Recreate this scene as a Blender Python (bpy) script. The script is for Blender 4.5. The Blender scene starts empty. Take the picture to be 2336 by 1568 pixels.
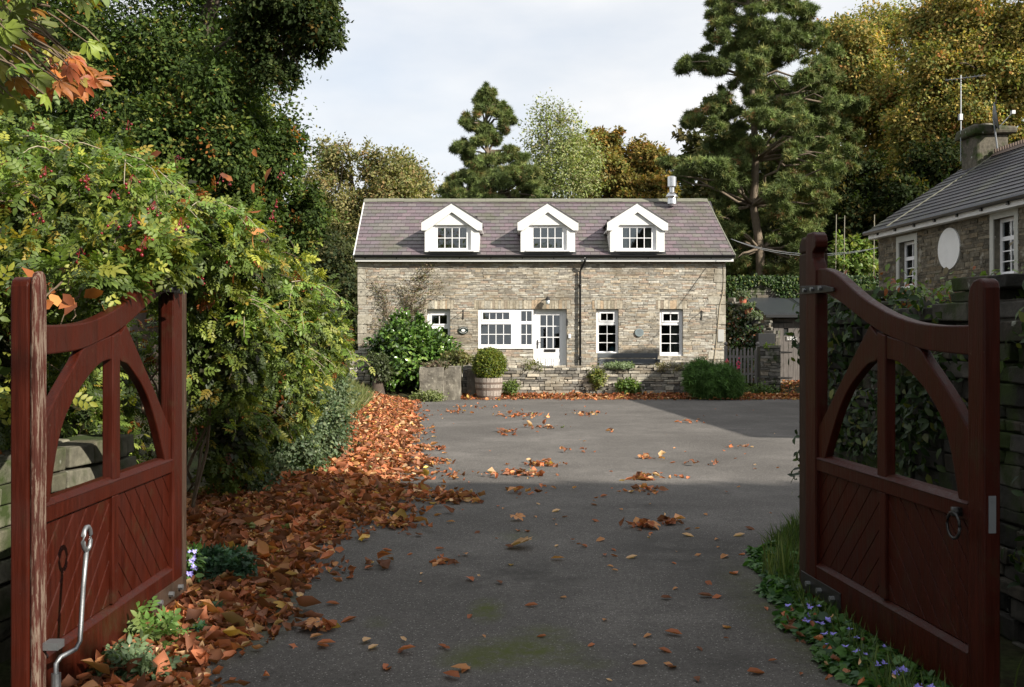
import bpy, math, random
import numpy as np
from mathutils import Vector, Matrix

# ------------------------------------------------------------------ camera, world, sun
SC = bpy.context.scene
COL = SC.collection
H, F, UC, VH = 1.58, 2250.0, 1168.0, 775.0      # eye height; focal length, axis and horizon in a 2336 px wide picture
cam = bpy.data.cameras.new('camera')
cam.sensor_width = 36.0
cam.lens = 36.0 * F / 2336.0
cam.shift_y = (VH - 784.0) / 2336.0
cam.clip_start, cam.clip_end = 0.05, 1500.0
camo = bpy.data.objects.new('camera', cam)
COL.objects.link(camo)
camo.location = (0, 0, H)
camo.rotation_euler = (math.radians(90), 0, 0)
SC.camera = camo

SUN_EL, SUN_AZ = math.radians(30), math.atan2(0.80, -0.60)   # azimuth measured from +Y towards +X
sd = Vector((math.sin(SUN_AZ) * math.cos(SUN_EL), math.cos(SUN_AZ) * math.cos(SUN_EL), math.sin(SUN_EL)))
sl = bpy.data.lights.new('sun', 'SUN')
sl.energy = 5.0
sl.angle = math.radians(0.6)
sl.color = (1.0, 0.93, 0.82)
so = bpy.data.objects.new('sun', sl)
COL.objects.link(so)
so.rotation_euler = (-sd).to_track_quat('-Z', 'Y').to_euler()
so.location = (20, -20, 30)

w = bpy.data.worlds.new('World')
SC.world = w
w.use_nodes = True
nt = w.node_tree
nt.nodes.clear()
def wn(t, **k):
    n = nt.nodes.new(t)
    for a, b in k.items(): setattr(n, a, b)
    return n
sky = wn('ShaderNodeTexSky', sky_type='NISHITA', sun_disc=False, sun_elevation=SUN_EL, sun_rotation=SUN_AZ)
tc = wn('ShaderNodeTexCoord')
mp = wn('ShaderNodeMapping'); mp.inputs['Scale'].default_value = (1.3, 1.3, 3.4)
mp.inputs['Location'].default_value = (0.35, 0.1, 0.2)
nz = wn('ShaderNodeTexNoise'); nz.inputs['Scale'].default_value = 2.2; nz.inputs['Detail'].default_value = 6; nz.inputs['Roughness'].default_value = 0.5
rmp = wn('ShaderNodeValToRGB')
rmp.color_ramp.elements[0].position = 0.30; rmp.color_ramp.elements[0].color = (0.66, 0.66, 0.66, 1)
rmp.color_ramp.elements[1].position = 0.60; rmp.color_ramp.elements[1].color = (1, 1, 1, 1)
nz2 = wn('ShaderNodeTexNoise'); nz2.inputs['Scale'].default_value = 5; nz2.inputs['Detail'].default_value = 5
rm2 = wn('ShaderNodeValToRGB')
rm2.color_ramp.elements[0].position = 0.35; rm2.color_ramp.elements[0].color = (5.15, 5.3, 5.5, 1)
rm2.color_ramp.elements[1].position = 0.65; rm2.color_ramp.elements[1].color = (5.9, 5.9, 5.9, 1)
mx = wn('ShaderNodeMixRGB')
bg = wn('ShaderNodeBackground'); bg.inputs['Strength'].default_value = 0.1
wo = wn('ShaderNodeOutputWorld')
L = nt.links.new
L(tc.outputs['Generated'], mp.inputs['Vector']); L(mp.outputs[0], nz.inputs['Vector']); L(mp.outputs[0], nz2.inputs['Vector'])
L(nz.outputs['Fac'], rmp.inputs[0]); L(nz2.outputs['Fac'], rm2.inputs[0])
L(rmp.outputs[0], mx.inputs[0]); L(sky.outputs[0], mx.inputs[1]); L(rm2.outputs[0], mx.inputs[2])
L(mx.outputs[0], bg.inputs[0]); L(bg.outputs[0], wo.inputs[0])

SC.view_settings.view_transform = 'Standard'
SC.view_settings.look = 'None'
SC.view_settings.exposure = 0.8
SC.view_settings.gamma = 1.0
SC.cycles.max_bounces = 6
SC.cycles.transparent_max_bounces = 8
SC.cycles.caustics_reflective = False
SC.cycles.caustics_refractive = False

def W(u, v, y):
    """world point seen at (u, v) of the 2336 px wide photograph at distance y"""
    return Vector(((u - UC) * y / F, y, H + (VH - v) * y / F))

# ------------------------------------------------------------------ materials
def lin(r, g, b):
    f = lambda c: (c / 12.92 if c <= 0.04045 else ((c + 0.055) / 1.055) ** 2.4)
    return (f(r / 255), f(g / 255), f(b / 255))

class NT:
    def __init__(s, name):
        s.m = bpy.data.materials.new(name)
        s.m.use_nodes = True
        s.t = s.m.node_tree
        s.b = s.t.nodes['Principled BSDF']
        s.out = s.t.nodes['Material Output']
    def n(s, t, ins=None, **k):
        x = s.t.nodes.new(t)
        for a, b in k.items(): setattr(x, a, b)
        for a, b in (ins or {}).items():
            if hasattr(b, 'is_output') or isinstance(b, bpy.types.NodeSocket): s.t.links.new(b, x.inputs[a])
            else: x.inputs[a].default_value = b
        return x
    def l(s, a, b): s.t.links.new(a, b)
    def obj(s, scale=(1, 1, 1)):
        tc = s.n('ShaderNodeTexCoord')
        return s.n('ShaderNodeMapping', {'Vector': tc.outputs['Object'], 'Scale': scale}).outputs[0]
    def noise(s, vec, scale, detail=4, rough=0.5):
        return s.n('ShaderNodeTexNoise', {'Vector': vec, 'Scale': scale, 'Detail': detail, 'Roughness': rough}).outputs['Fac']
    def ramp(s, fac, stops, mode='LINEAR'):
        r = s.n('ShaderNodeValToRGB', {0: fac})
        cr = r.color_ramp
        cr.interpolation = mode
        while len(cr.elements) < len(stops): cr.elements.new(0.5)
        for e, (p, c) in zip(cr.elements, stops):
            e.position = p
            e.color = (c, c, c, 1) if isinstance(c, (int, float)) else (*c, 1)
        return r.outputs[0]
    def mix(s, fac, a, b, mode='MIX'):
        x = s.n('ShaderNodeMixRGB', blend_type=mode)
        for i, q in ((0, fac), (1, a), (2, b)):
            if isinstance(q, bpy.types.NodeSocket): s.l(q, x.inputs[i])
            elif isinstance(q, (int, float)): x.inputs[i].default_value = q if i == 0 else (q, q, q, 1)
            else: x.inputs[i].default_value = (*q, 1)
        return x.outputs[0]
    def bump(s, height, strength=0.3, dist=0.02):
        b = s.n('ShaderNodeBump', {'Height': height, 'Strength': strength, 'Distance': dist})
        s.l(b.outputs[0], s.b.inputs['Normal'])
    def base(s, c, rough=0.8, metal=0.0, spec=None):
        if isinstance(c, bpy.types.NodeSocket): s.l(c, s.b.inputs['Base Color'])
        else: s.b.inputs['Base Color'].default_value = (*c, 1)
        if isinstance(rough, bpy.types.NodeSocket): s.l(rough, s.b.inputs['Roughness'])
        else: s.b.inputs['Roughness'].default_value = rough
        s.b.inputs['Metallic'].default_value = metal
        if spec is not None: s.b.inputs['Specular IOR Level'].default_value = spec
        return s.m

M = {}
def simple(name, c, rough=0.7, metal=0.0, var=0.25, scale=6, bump=0.15):
    t = NT(name)
    v = t.obj()
    f = t.noise(v, scale, 6, 0.6)
    c2 = tuple(min(1, x * (1 - var)) for x in c); c3 = tuple(min(1, x * (1 + var)) for x in c)
    t.base(t.mix(f, c2, c3), rough, metal)
    if bump: t.bump(t.noise(v, scale * 6, 4), bump, 0.01)
    M[name] = t.m
    return t.m

def attr_mat(name, rough=0.8, scale=20, var=0.35, bump=0.5, spec=0.3, lichen=None, dist=0.01):
    """base colour = the face's own colour times a fine grain"""
    t = NT(name)
    a = t.n('ShaderNodeAttribute', attribute_name='col').outputs['Color']
    v = t.obj()
    f = t.noise(v, scale, 6, 0.65)
    g = t.ramp(f, [(0.25, 1 - var), (0.75, 1 + var)])
    c = t.mix(1.0, a, g, 'MULTIPLY')
    if lichen:
        for sc, lo, hi, colr in lichen:
            m = t.ramp(t.noise(v, sc, 5, 0.6), [(lo, 0.0), (hi, 1.0)])
            c = t.mix(m, c, colr)
    t.base(c, rough, 0, spec)
    if bump: t.bump(t.noise(v, scale * 1.7, 6, 0.7), bump, dist)
    M[name] = t.m
    return t.m

def leaf_mat(name, rough=0.5, trans=0.3, spec=0.35):
    t = NT(name)
    a = t.n('ShaderNodeAttribute', attribute_name='col').outputs['Color']
    t.base(a, rough, 0, spec)
    tr = t.n('ShaderNodeBsdfTranslucent', {'Color': t.mix(1.0, a, (1.5, 1.6, 0.7), 'MULTIPLY')})
    mxs = t.n('ShaderNodeMixShader', {0: trans, 1: t.b.outputs[0], 2: tr.outputs[0]})
    t.l(mxs.outputs[0], t.out.inputs[0])
    M[name] = t.m
    return t.m

leaf_mat('leaf', 0.5, 0.3)
leaf_mat('far_leaf', 0.75, 0.3, 0.15)
leaf_mat('needle', 0.6, 0.12, 0.2)
leaf_mat('glossy_leaf', 0.22, 0.15, 0.6)
leaf_mat('dry_leaf', 0.65, 0.22, 0.25)
attr_mat('rubble', 0.9, 14, 0.45, 0.7, 0.2, [(1.3, 0.50, 0.75, (0.20, 0.17, 0.125)), (3.2, 0.60, 0.72, (0.30, 0.28, 0.23)), (9.0, 0.66, 0.74, (0.46, 0.45, 0.40))])
attr_mat('mossy_rubble', 0.95, 12, 0.5, 0.8, 0.2, [(2.2, 0.50, 0.62, (0.035, 0.05, 0.015)), (7.0, 0.67, 0.74, (0.34, 0.35, 0.30))])
attr_mat('slate', 0.5, 18, 0.25, 0.3, 0.4, [(1.1, 0.50, 0.75, (0.105, 0.105, 0.075)), (22, 0.70, 0.76, (0.26, 0.27, 0.22))])
attr_mat('plain_grain', 0.8, 25, 0.25, 0.3)

def m_asphalt():
    t = NT('asphalt')
    v = t.obj()
    grit = t.noise(v, 150, 4, 0.85)
    grit2 = t.noise(v, 32, 6, 0.75)
    big = t.noise(v, 0.5, 6, 0.6)
    med = t.noise(v, 2.3, 6, 0.65)
    c = t.mix(t.ramp(big, [(0.35, 0), (0.68, 1)]), (0.080, 0.074, 0.068), (0.142, 0.132, 0.122))
    c = t.mix(t.ramp(med, [(0.46, 0.0), (0.58, 0.6)]), c, (0.088, 0.082, 0.076))
    c = t.mix(1.0, c, t.ramp(grit, [(0.3, 0.35), (0.5, 1.0), (0.7, 1.8)]), 'MULTIPLY')
    c = t.mix(1.0, c, t.ramp(grit2, [(0.3, 0.72), (0.7, 1.28)]), 'MULTIPLY')
    vor = t.n('ShaderNodeTexVoronoi', {'Vector': v, 'Scale': 42.0}, feature='F1')
    c = t.mix(t.ramp(vor.outputs['Distance'], [(0.12, 0.8), (0.20, 0.0)]), c, (0.36, 0.34, 0.32))
    # moss patches with places of their own
    sep = t.n('ShaderNodeSeparateXYZ', {0: v})
    def patch(cx, cy, rx, ry):
        dx = t.n('ShaderNodeMath', {0: sep.outputs[0], 1: cx}, operation='SUBTRACT').outputs[0]
        dy = t.n('ShaderNodeMath', {0: sep.outputs[1], 1: cy}, operation='SUBTRACT').outputs[0]
        dx = t.n('ShaderNodeMath', {0: dx, 1: rx}, operation='DIVIDE').outputs[0]
        dy = t.n('ShaderNodeMath', {0: dy, 1: ry}, operation='DIVIDE').outputs[0]
        q = t.n('ShaderNodeCombineXYZ', {0: dx, 1: dy})
        return t.n('ShaderNodeVectorMath', {0: q.outputs[0]}, operation='LENGTH').outputs['Value']
    mn = t.ramp(t.noise(v, 7.5, 10, 0.8), [(0.36, 0.0), (0.56, 1.0)])
    for (cx, cy, rx, ry, st) in MOSS:
        d = t.ramp(patch(cx, cy, rx, ry), [(0.2, st), (1.0, 0.0)])
        fac = t.n('ShaderNodeMath', {0: d, 1: mn}, operation='MULTIPLY').outputs[0]
        c = t.mix(fac, c, (0.075, 0.088, 0.022))
    wn_ = t.ramp(t.noise(v, 2.6, 10, 0.75), [(0.42, 0.0), (0.60, 1.0)])
    wet = None
    for (cx, cy, rx, ry) in DAMP:
        d = t.ramp(patch(cx, cy, rx, ry), [(0.35, 1.0), (1.1, 0.0)])
        fac = t.n('ShaderNodeMath', {0: d, 1: wn_}, operation='MULTIPLY').outputs[0]
        fac = t.n('ShaderNodeMath', {0: fac, 1: 0.8}, operation='MULTIPLY').outputs[0]
        c = t.mix(fac, c, (0.052, 0.049, 0.045))
    t.base(c, 0.9, 0, 0.2)
    t.bump(t.mix(0.5, grit, grit2), 0.6, 0.006)
    M['asphalt'] = t.m
MOSS = [((1110 - UC) * 5.72 / F, 5.75, 0.13, 0.32, 1.0), ((1190 - UC) * 5.0 / F, 5.0, 0.42, 0.30, 1.0), ((1090 - UC) * 4.85 / F, 4.85, 0.25, 0.22, 0.9),
        ((1240 - UC) * 5.3 / F, 5.3, 0.22, 0.2, 0.6), ((860 - UC) * 5.5 / F, 5.5, 0.1, 0.15, 0.5), ((1330 - UC) * 4.8 / F, 4.8, 0.2, 0.12, 0.5),
        (-1.45, 5.6, 0.3, 1.0, 0.7), (1.55, 5.7, 0.3, 1.6, 0.6), ((1180 - UC) * 8 / F, 7.9, 0.2, 0.3, 0.4), (-1.9, 12, 0.4, 3, 0.4)]
DAMP = [(1.35, 7.3, 0.75, 1.0), (1.55, 6.0, 0.45, 0.55), (0.95, 4.9, 0.35, 0.3), (0.45, 4.75, 0.3, 0.2), (0.0, 6.6, 0.8, 0.7), (1.2, 9.3, 0.9, 0.3)]
m_asphalt()

def m_soil():
    t = NT('soil')
    v = t.obj()
    a = t.noise(v, 1.3, 8, 0.7); b = t.noise(v, 16, 6, 0.7)
    c = t.mix(t.ramp(a, [(0.4, 0), (0.6, 1)]), (0.035, 0.028, 0.018), (0.045, 0.055, 0.02))
    c = t.mix(1.0, c, t.ramp(b, [(0.3, 0.5), (0.7, 1.5)]), 'MULTIPLY')
    t.base(c, 0.95, 0, 0.1)
    t.bump(b, 0.8, 0.04)
    M['soil'] = t.m
m_soil()

def m_paint(name, col, wear_col, wear, rough=0.33, worn_x=None):
    t = NT(name)
    v = t.obj()
    vz = t.obj((14, 14, 1.2))
    streak = t.noise(vz, 3.0, 6, 0.6)
    c = t.mix(t.ramp(streak, [(0.3, 0), (0.7, 1)]), tuple(x * 0.62 for x in col), tuple(x * 1.25 for x in col))
    c = t.mix(t.ramp(t.noise(v, 4, 5, 0.6), [(0.45, 0), (0.75, 0.35)]), c, tuple(0.6 * x + 0.012 for x in col))
    c = t.mix(t.ramp(t.noise(v, 3.1, 9, 0.75), [(0.56, 0), (0.70, 0.5)]), c, (0.035, 0.032, 0.016))
    c = t.mix(t.ramp(t.noise(v, 38, 3, 0.6), [(0.72, 0), (0.76, 0.7)]), c, wear_col)
    m = t.ramp(t.noise(vz, 6.0, 8, 0.75), [(wear, 0), (wear + 0.06, 1)])
    c = t.mix(m, c, wear_col)
    t.base(c, t.ramp(streak, [(0.3, rough - 0.08), (0.7, rough + 0.15)]), 0, 0.14)
    t.bump(t.noise(t.obj((60, 60, 2.5)), 3.0, 5, 0.6), 0.45, 0.004)
    M[name] = t.m
m_paint('gate_paint', (0.041, 0.0066, 0.0028), (0.12, 0.08, 0.06), 0.72, 0.40)
m_paint('worn_paint', (0.065, 0.02, 0.014), (0.17, 0.125, 0.095), 0.50, 0.6)
m_paint('grey_wood', (0.23, 0.215, 0.205), (0.34, 0.32, 0.3), 0.6, 0.75)
m_paint('shed_wood', (0.15, 0.135, 0.125), (0.22, 0.205, 0.19), 0.62, 0.8)
m_paint('post_wood', (0.05, 0.03, 0.02), (0.12, 0.1, 0.08), 0.6, 0.75)
m_paint('barrel_wood', (0.30, 0.25, 0.215), (0.42, 0.38, 0.34), 0.5, 0.7)

simple('white_upvc', (0.80, 0.80, 0.81), 0.3, var=0.03, scale=3, bump=0)
simple('white_paint', (0.70, 0.70, 0.685), 0.5, var=0.13, scale=5, bump=0.1)
simple('black_gutter', (0.012, 0.012, 0.013), 0.3, var=0.2, bump=0)
simple('black_iron', (0.015, 0.014, 0.014), 0.45, var=0.3, scale=30)
simple('steel', (0.62, 0.62, 0.62), 0.25, 1.0, var=0.12, scale=8, bump=0.05)
simple('zinc', (0.27, 0.28, 0.29), 0.5, 0.85, var=0.25, scale=20, bump=0.1)
simple('lead', (0.16, 0.17, 0.18), 0.55, var=0.2)
simple('ridge_tile', (0.15, 0.15, 0.115), 0.8, var=0.35, scale=9, bump=0.4)
simple('red_ridge', (0.13, 0.095, 0.075), 0.85, var=0.35, scale=9, bump=0.4)
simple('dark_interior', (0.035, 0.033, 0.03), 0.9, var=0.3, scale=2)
simple('felt_roof', (0.035, 0.04, 0.045), 0.35, var=0.3, scale=4)
simple('terracotta', (0.42, 0.13, 0.075), 0.85, var=0.2, scale=12)
simple('plastic_black', (0.013, 0.014, 0.015), 0.5, var=0.2)
simple('bench_paint', (0.085, 0.093, 0.10), 0.5, var=0.25, scale=10)
simple('bark', (0.07, 0.052, 0.04), 0.95, var=0.5, scale=7, bump=0.9)
simple('pine_bark', (0.16, 0.125, 0.09), 0.95, var=0.5, scale=7, bump=0.9)
simple('pale_bark', (0.24, 0.22, 0.17), 0.9, var=0.3, scale=6, bump=0.4)
simple('twig', (0.12, 0.085, 0.055), 0.9, var=0.4, scale=20)
simple('pale_twig', (0.33, 0.28, 0.2), 0.9, var=0.3, scale=20)
simple('berry', (0.17, 0.006, 0.012), 0.3, var=0.4, scale=14, bump=0)
simple('flower_blue', (0.30, 0.27, 0.72), 0.6, var=0.15, bump=0)
simple('flower_pink', (0.62, 0.05, 0.12), 0.6, var=0.25, bump=0)
simple('cable_white', (0.6, 0.6, 0.58), 0.5, var=0.1, bump=0)
simple('curtain', (0.62, 0.61, 0.56), 0.9, var=0.1, scale=9, bump=0)
simple('blind', (0.36, 0.40, 0.47), 0.8, var=0.06, scale=3, bump=0)
simple('plaque_blue', (0.17, 0.21, 0.22), 0.6, var=0.35, scale=30)
simple('plaque_green', (0.012, 0.022, 0.018), 0.35, var=0.2)
simple('vase_glass', (0.55, 0.6, 0.62), 0.15, var=0.05, bump=0)
simple('meter_white', (0.42, 0.42, 0.40), 0.5, var=0.1)
simple('render_pale', (0.42, 0.42, 0.38), 0.9, var=0.12, scale=5)
simple('toy_blue', (0.05, 0.22, 0.33), 0.4, bump=0)
simple('toy_pink', (0.6, 0.2, 0.25), 0.5, bump=0)
simple('mortar_stack', (0.13, 0.12, 0.095), 0.95, var=0.5, scale=5, bump=0.8)

def m_block():
    t = NT('cast_stone')
    v = t.obj()
    c = t.mix(t.ramp(t.noise(v, 2.0, 7, 0.65), [(0.35, 0), (0.65, 1)]), (0.11, 0.10, 0.085), (0.24, 0.22, 0.18))
    c = t.mix(t.ramp(t.noise(v, 9.0, 7, 0.7), [(0.58, 0), (0.68, 1)]), c, (0.36, 0.34, 0.28))
    c = t.mix(t.ramp(t.noise(v, 5.0, 7, 0.7), [(0.60, 0), (0.72, 0.8)]), c, (0.055, 0.06, 0.035))
    t.base(c, 0.95, 0, 0.2)
    t.bump(t.noise(v, 18, 8, 0.75), 0.8, 0.02)
    M['cast_stone'] = t.m
m_block()

def m_glass():
    t = NT('window_glass')
    t.t.nodes.remove(t.b)
    fr = t.n('ShaderNodeFresnel', {'IOR': 1.55})
    gl = t.n('ShaderNodeBsdfGlossy', {'Color': (0.9, 0.95, 1.0, 1), 'Roughness': 0.02})
    tr = t.n('ShaderNodeBsdfTransparent', {'Color': (0.7, 0.73, 0.72, 1)})
    fac = t.n('ShaderNodeMath', {0: fr.outputs[0], 1: 0.05}, operation='ADD')
    m = t.n('ShaderNodeMixShader', {0: fac.outputs[0], 1: tr.outputs[0], 2: gl.outputs[0]})
    t.l(m.outputs[0], t.out.inputs[0])
    M['window_glass'] = t.m
m_glass()

# ------------------------------------------------------------------ mesh helpers
WO = {}            # world position of every parent
XF = [Matrix.Identity(4)]
class xform:
    def __init__(s, m): s.m = m
    def __enter__(s): XF.append(XF[-1] @ s.m)
    def __exit__(s, *a): XF.pop()

def tag(o, label=None, cat=None, group=None, kind=None):
    if label: o['label'] = label
    if cat: o['category'] = cat
    if group: o['group'] = group
    if kind: o['kind'] = kind
    return o
def thing(name, label, cat, loc, group=None):
    o = bpy.data.objects.new(name, None)
    o.empty_display_size = 0.2
    COL.objects.link(o)
    loc = XF[-1] @ Vector(loc)
    o.location = loc
    WO[o.name] = loc
    return tag(o, label, cat, group)

def link(name, me, parent=None, offset=None):
    o = bpy.data.objects.new(name, me)
    COL.objects.link(o)
    if parent is not None:
        o.parent = parent
        WO[o.name] = WO[parent.name]
    elif offset is not None:
        o.location = offset
        WO[o.name] = Vector(offset)
    else:
        WO[o.name] = Vector((0, 0, 0))
    return o

class MB:
    def __init__(s): s.v = []; s.f = []; s.c = []; s.col = (1, 1, 1)
    def add(s, vs, fs):
        k = len(s.v)
        X = XF[-1]
        s.v += [X @ Vector(p) for p in vs]
        neg = X.determinant() < 0
        for f in fs:
            s.f.append(tuple(i + k for i in (reversed(f) if neg else f))); s.c.append(s.col)
        return s
    def box(s, x0, x1, y0, y1, z0, z1, j=0, rng=None):
        p = [(x0, y0, z0), (x1, y0, z0), (x1, y1, z0), (x0, y1, z0), (x0, y0, z1), (x1, y0, z1), (x1, y1, z1), (x0, y1, z1)]
        if j: p = [tuple(c + rng.uniform(-j, j) for c in q) for q in p]
        return s.add(p, [(0, 3, 2, 1), (4, 5, 6, 7), (0, 1, 5, 4), (1, 2, 6, 5), (2, 3, 7, 6), (3, 0, 4, 7)])
    def prism(s, pts, a0, a1, axis='y'):
        """polygon given in (x,z) / (y,z) / (x,y), pulled along the third axis"""
        n = len(pts)
        def q(p, a): return {'y': (p[0], a, p[1]), 'x': (a, p[0], p[1]), 'z': (p[0], p[1], a)}[axis]
        vs = [q(p, a0) for p in pts] + [q(p, a1) for p in pts]
        fs = [tuple(range(n)), tuple(range(2 * n - 1, n - 1, -1))] + [(i, i + n, (i + 1) % n + n, (i + 1) % n) for i in range(n)]
        return s.add(vs, fs)
    def tube(s, pts, r, n=6, cap=True):
        pts = [Vector(p) for p in pts]
        rs = r if isinstance(r, (list, tuple)) else [r] * len(pts)
        vs, fs = [], []
        for i, p in enumerate(pts):
            d = (pts[min(i + 1, len(pts) - 1)] - pts[max(i - 1, 0)]).normalized()
            a = d.cross(Vector((0, 0, 1)))
            if a.length < 0.05: a = d.cross(Vector((1, 0, 0)))
            a.normalize(); b = d.cross(a)
            for k in range(n):
                t = 2 * math.pi * k / n
                vs.append(p + rs[i] * (math.cos(t) * a + math.sin(t) * b))
        for i in range(len(pts) - 1):
            for k in range(n):
                fs.append((i * n + k, i * n + (k + 1) % n, (i + 1) * n + (k + 1) % n, (i + 1) * n + k))
        if cap: fs += [tuple(range(n))[::-1], tuple(range((len(pts) - 1) * n, len(pts) * n))]
        return s.add(vs, fs)
    def lathe(s, c, prof, n=20, cap=True):
        vs, fs = [], []
        for r, z in prof:
            for k in range(n):
                t = 2 * math.pi * k / n
                vs.append((c[0] + r * math.cos(t), c[1] + r * math.sin(t), c[2] + z))
        for i in range(len(prof) - 1):
            for k in range(n):
                fs.append((i * n + k, i * n + (k + 1) % n, (i + 1) * n + (k + 1) % n, (i + 1) * n + k))
        if cap: fs += [tuple(range(n))[::-1], tuple(range((len(prof) - 1) * n, len(prof) * n))]
        return s.add(vs, fs)
    def ball(s, c, r, n=8):
        c = Vector(c)
        return s.lathe(c, [(max(1e-4, r * math.sin(math.pi * i / n)), -r * math.cos(math.pi * i / n)) for i in range(n + 1)], n + 2, False)
    def plate(s, x0, x1, z0, z1, holes, y0, y1):
        """wall in the xz plane with rectangular holes (x0,x1,z0,z1) and its reveals"""
        xs = sorted({x0, x1} | {h[i] for h in holes for i in (0, 1) if x0 < h[i] < x1})
        zs = sorted({z0, z1} | {h[i] for h in holes for i in (2, 3) if z0 < h[i] < z1})
        nx, nz = len(xs) - 1, len(zs) - 1
        def solid(i, k):
            if i < 0 or k < 0 or i >= nx or k >= nz: return False
            cx, cz = (xs[i] + xs[i + 1]) / 2, (zs[k] + zs[k + 1]) / 2
            return not any(h[0] < cx < h[1] and h[2] < cz < h[3] for h in holes)
        vs, idx, fs = [], {}, []
        def V(i, k, b):
            if (i, k, b) not in idx:
                idx[(i, k, b)] = len(vs); vs.append((xs[i], y1 if b else y0, zs[k]))
            return idx[(i, k, b)]
        for i in range(nx):
            for k in range(nz):
                if not solid(i, k): continue
                fs.append((V(i, k, 0), V(i + 1, k, 0), V(i + 1, k + 1, 0), V(i, k + 1, 0)))
                fs.append((V(i, k, 1), V(i, k + 1, 1), V(i + 1, k + 1, 1), V(i + 1, k, 1)))
                if not solid(i - 1, k): fs.append((V(i, k, 0), V(i, k + 1, 0), V(i, k + 1, 1), V(i, k, 1)))
                if not solid(i + 1, k): fs.append((V(i + 1, k, 0), V(i + 1, k, 1), V(i + 1, k + 1, 1), V(i + 1, k + 1, 0)))
                if not solid(i, k - 1): fs.append((V(i, k, 0), V(i, k, 1), V(i + 1, k, 1), V(i + 1, k, 0)))
                if not solid(i, k + 1): fs.append((V(i, k + 1, 0), V(i + 1, k + 1, 0), V(i + 1, k + 1, 1), V(i, k + 1, 1)))
        return s.add(vs, fs)
    def build(s, name, mat, parent=None, smooth=False, bevel=0, at=None):
        off = WO[parent.name] if parent is not None else (Vector(at) if at is not None else Vector((0, 0, 0)))
        me = bpy.data.meshes.new(name)
        me.from_pydata([tuple(v - off) for v in s.v], [], s.f)
        me.materials.append(M[mat] if isinstance(mat, str) else mat)
        if any(c != (1, 1, 1) for c in s.c):
            a = me.attributes.new('col', 'FLOAT_COLOR', 'FACE')
            a.data.foreach_set('color', np.array([(*c, 1) for c in s.c], dtype=np.float32).ravel())
        if smooth: me.polygons.foreach_set('use_smooth', [True] * len(me.polygons))
        me.update()
        o = link(name, me, parent, off if parent is None else None)
        if bevel:
            b = o.modifiers.new('bevel', 'BEVEL'); b.width = bevel; b.segments = 2; b.limit_method = 'ANGLE'
        return o

# ------------------------------------------------------------------ foliage helpers (numpy)
def P_quad():
    v = np.array([(0, 0, 0), (.45, -.30, .06), (1, 0, -.08), (.45, .30, .06)], float)
    return v, np.array([(0, 1, 2), (0, 2, 3)])
def P_leaf():
    v = np.array([(0, 0, 0), (.30, -.25, .05), (.30, .25, .05), (.35, 0, .0), (.68, -.20, .02), (.68, .20, .02), (.7, 0, -.04), (1, 0, -.14)], float)
    f = [(0, 1, 3), (0, 3, 2), (1, 4, 6), (1, 6, 3), (3, 6, 5), (3, 5, 2), (4, 7, 6), (6, 7, 5)]
    return v, np.array(f)
def P_multi(proto, placements):
    v, f = proto
    V, Fc = [], []
    for (px, py, pz, ang, sc, tilt) in placements:
        c, s_ = math.cos(ang), math.sin(ang)
        q = v * sc
        q = np.stack([q[:, 0] * math.cos(tilt) - q[:, 2] * math.sin(tilt), q[:, 1], q[:, 0] * math.sin(tilt) + q[:, 2] * math.cos(tilt)], 1)
        q = np.stack([q[:, 0] * c - q[:, 1] * s_ + px, q[:, 0] * s_ + q[:, 1] * c + py, q[:, 2] + pz], 1)
        Fc.append(f + sum(len(a) for a in V)); V.append(q)
    return np.concatenate(V), np.concatenate(Fc)
def P_spray(leaf):
    pl = [(1.0, 0, -.12, 0, .55, -.3)]
    for i, x in enumerate((.25, .55, .82)):
        for s_ in (-1, 1): pl.append((x, 0, -.05 * i, s_ * 1.05, .48, -.15))
    return P_multi(leaf, pl)
def P_tuft(n=7, wd=.07):
    V, Fc = [], []
    rg = random.Random(4)
    for i in range(n):
        t = 2 * math.pi * i / n + rg.uniform(-.3, .3); e = rg.uniform(.15, 1.1)
        d = Vector((math.cos(t) * math.cos(e), math.sin(t) * math.cos(e), math.sin(e)))
        a = d.cross(Vector((0, 0, 1))).normalized() * wd
        k = len(V); V += [tuple(-a), tuple(a), tuple(d)]; Fc.append((k, k + 1, k + 2))
    V = np.array(V)[:, [2, 0, 1]]      # main direction along x
    return V, np.array(Fc)
def P_rosette(n=7, leaf=None):
    return P_multi(leaf or P_leaf(), [(0, 0, 0, 2 * math.pi * i / n + .3 * (i % 2), 1.0 - .2 * (i % 3), .35 + .2 * (i % 2)) for i in range(n)])
def P_palm():
    v = np.array([(0, 0, 0), (.3, -.10, .02), (.3, .10, .02), (.62, -.19, .0), (.62, .19, .0), (.62, 0, -.05), (.85, -.13, -.06), (.85, .13, -.06), (1, 0, -.16)], float)
    f = np.array([(0, 1, 5), (0, 5, 2), (1, 3, 5), (5, 4, 2), (3, 6, 5), (5, 7, 4), (6, 8, 5), (5, 8, 7)])
    return P_multi((v, f), [(0, 0, 0, a, s_, -.25) for a, s_ in ((0, 1), (.62, .93), (-.62, .93), (1.2, .75), (-1.2, .75), (1.9, .5), (-1.9, .5))])

def rot_to(dirs, normals):
    """frames with x along dirs and z close to normals"""
    x = dirs / (np.linalg.norm(dirs, axis=1, keepdims=True) + 1e-9)
    y = np.cross(normals, x); y /= (np.linalg.norm(y, axis=1, keepdims=True) + 1e-9)
    z = np.cross(x, y)
    return np.stack([x, y, z], 2)

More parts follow.
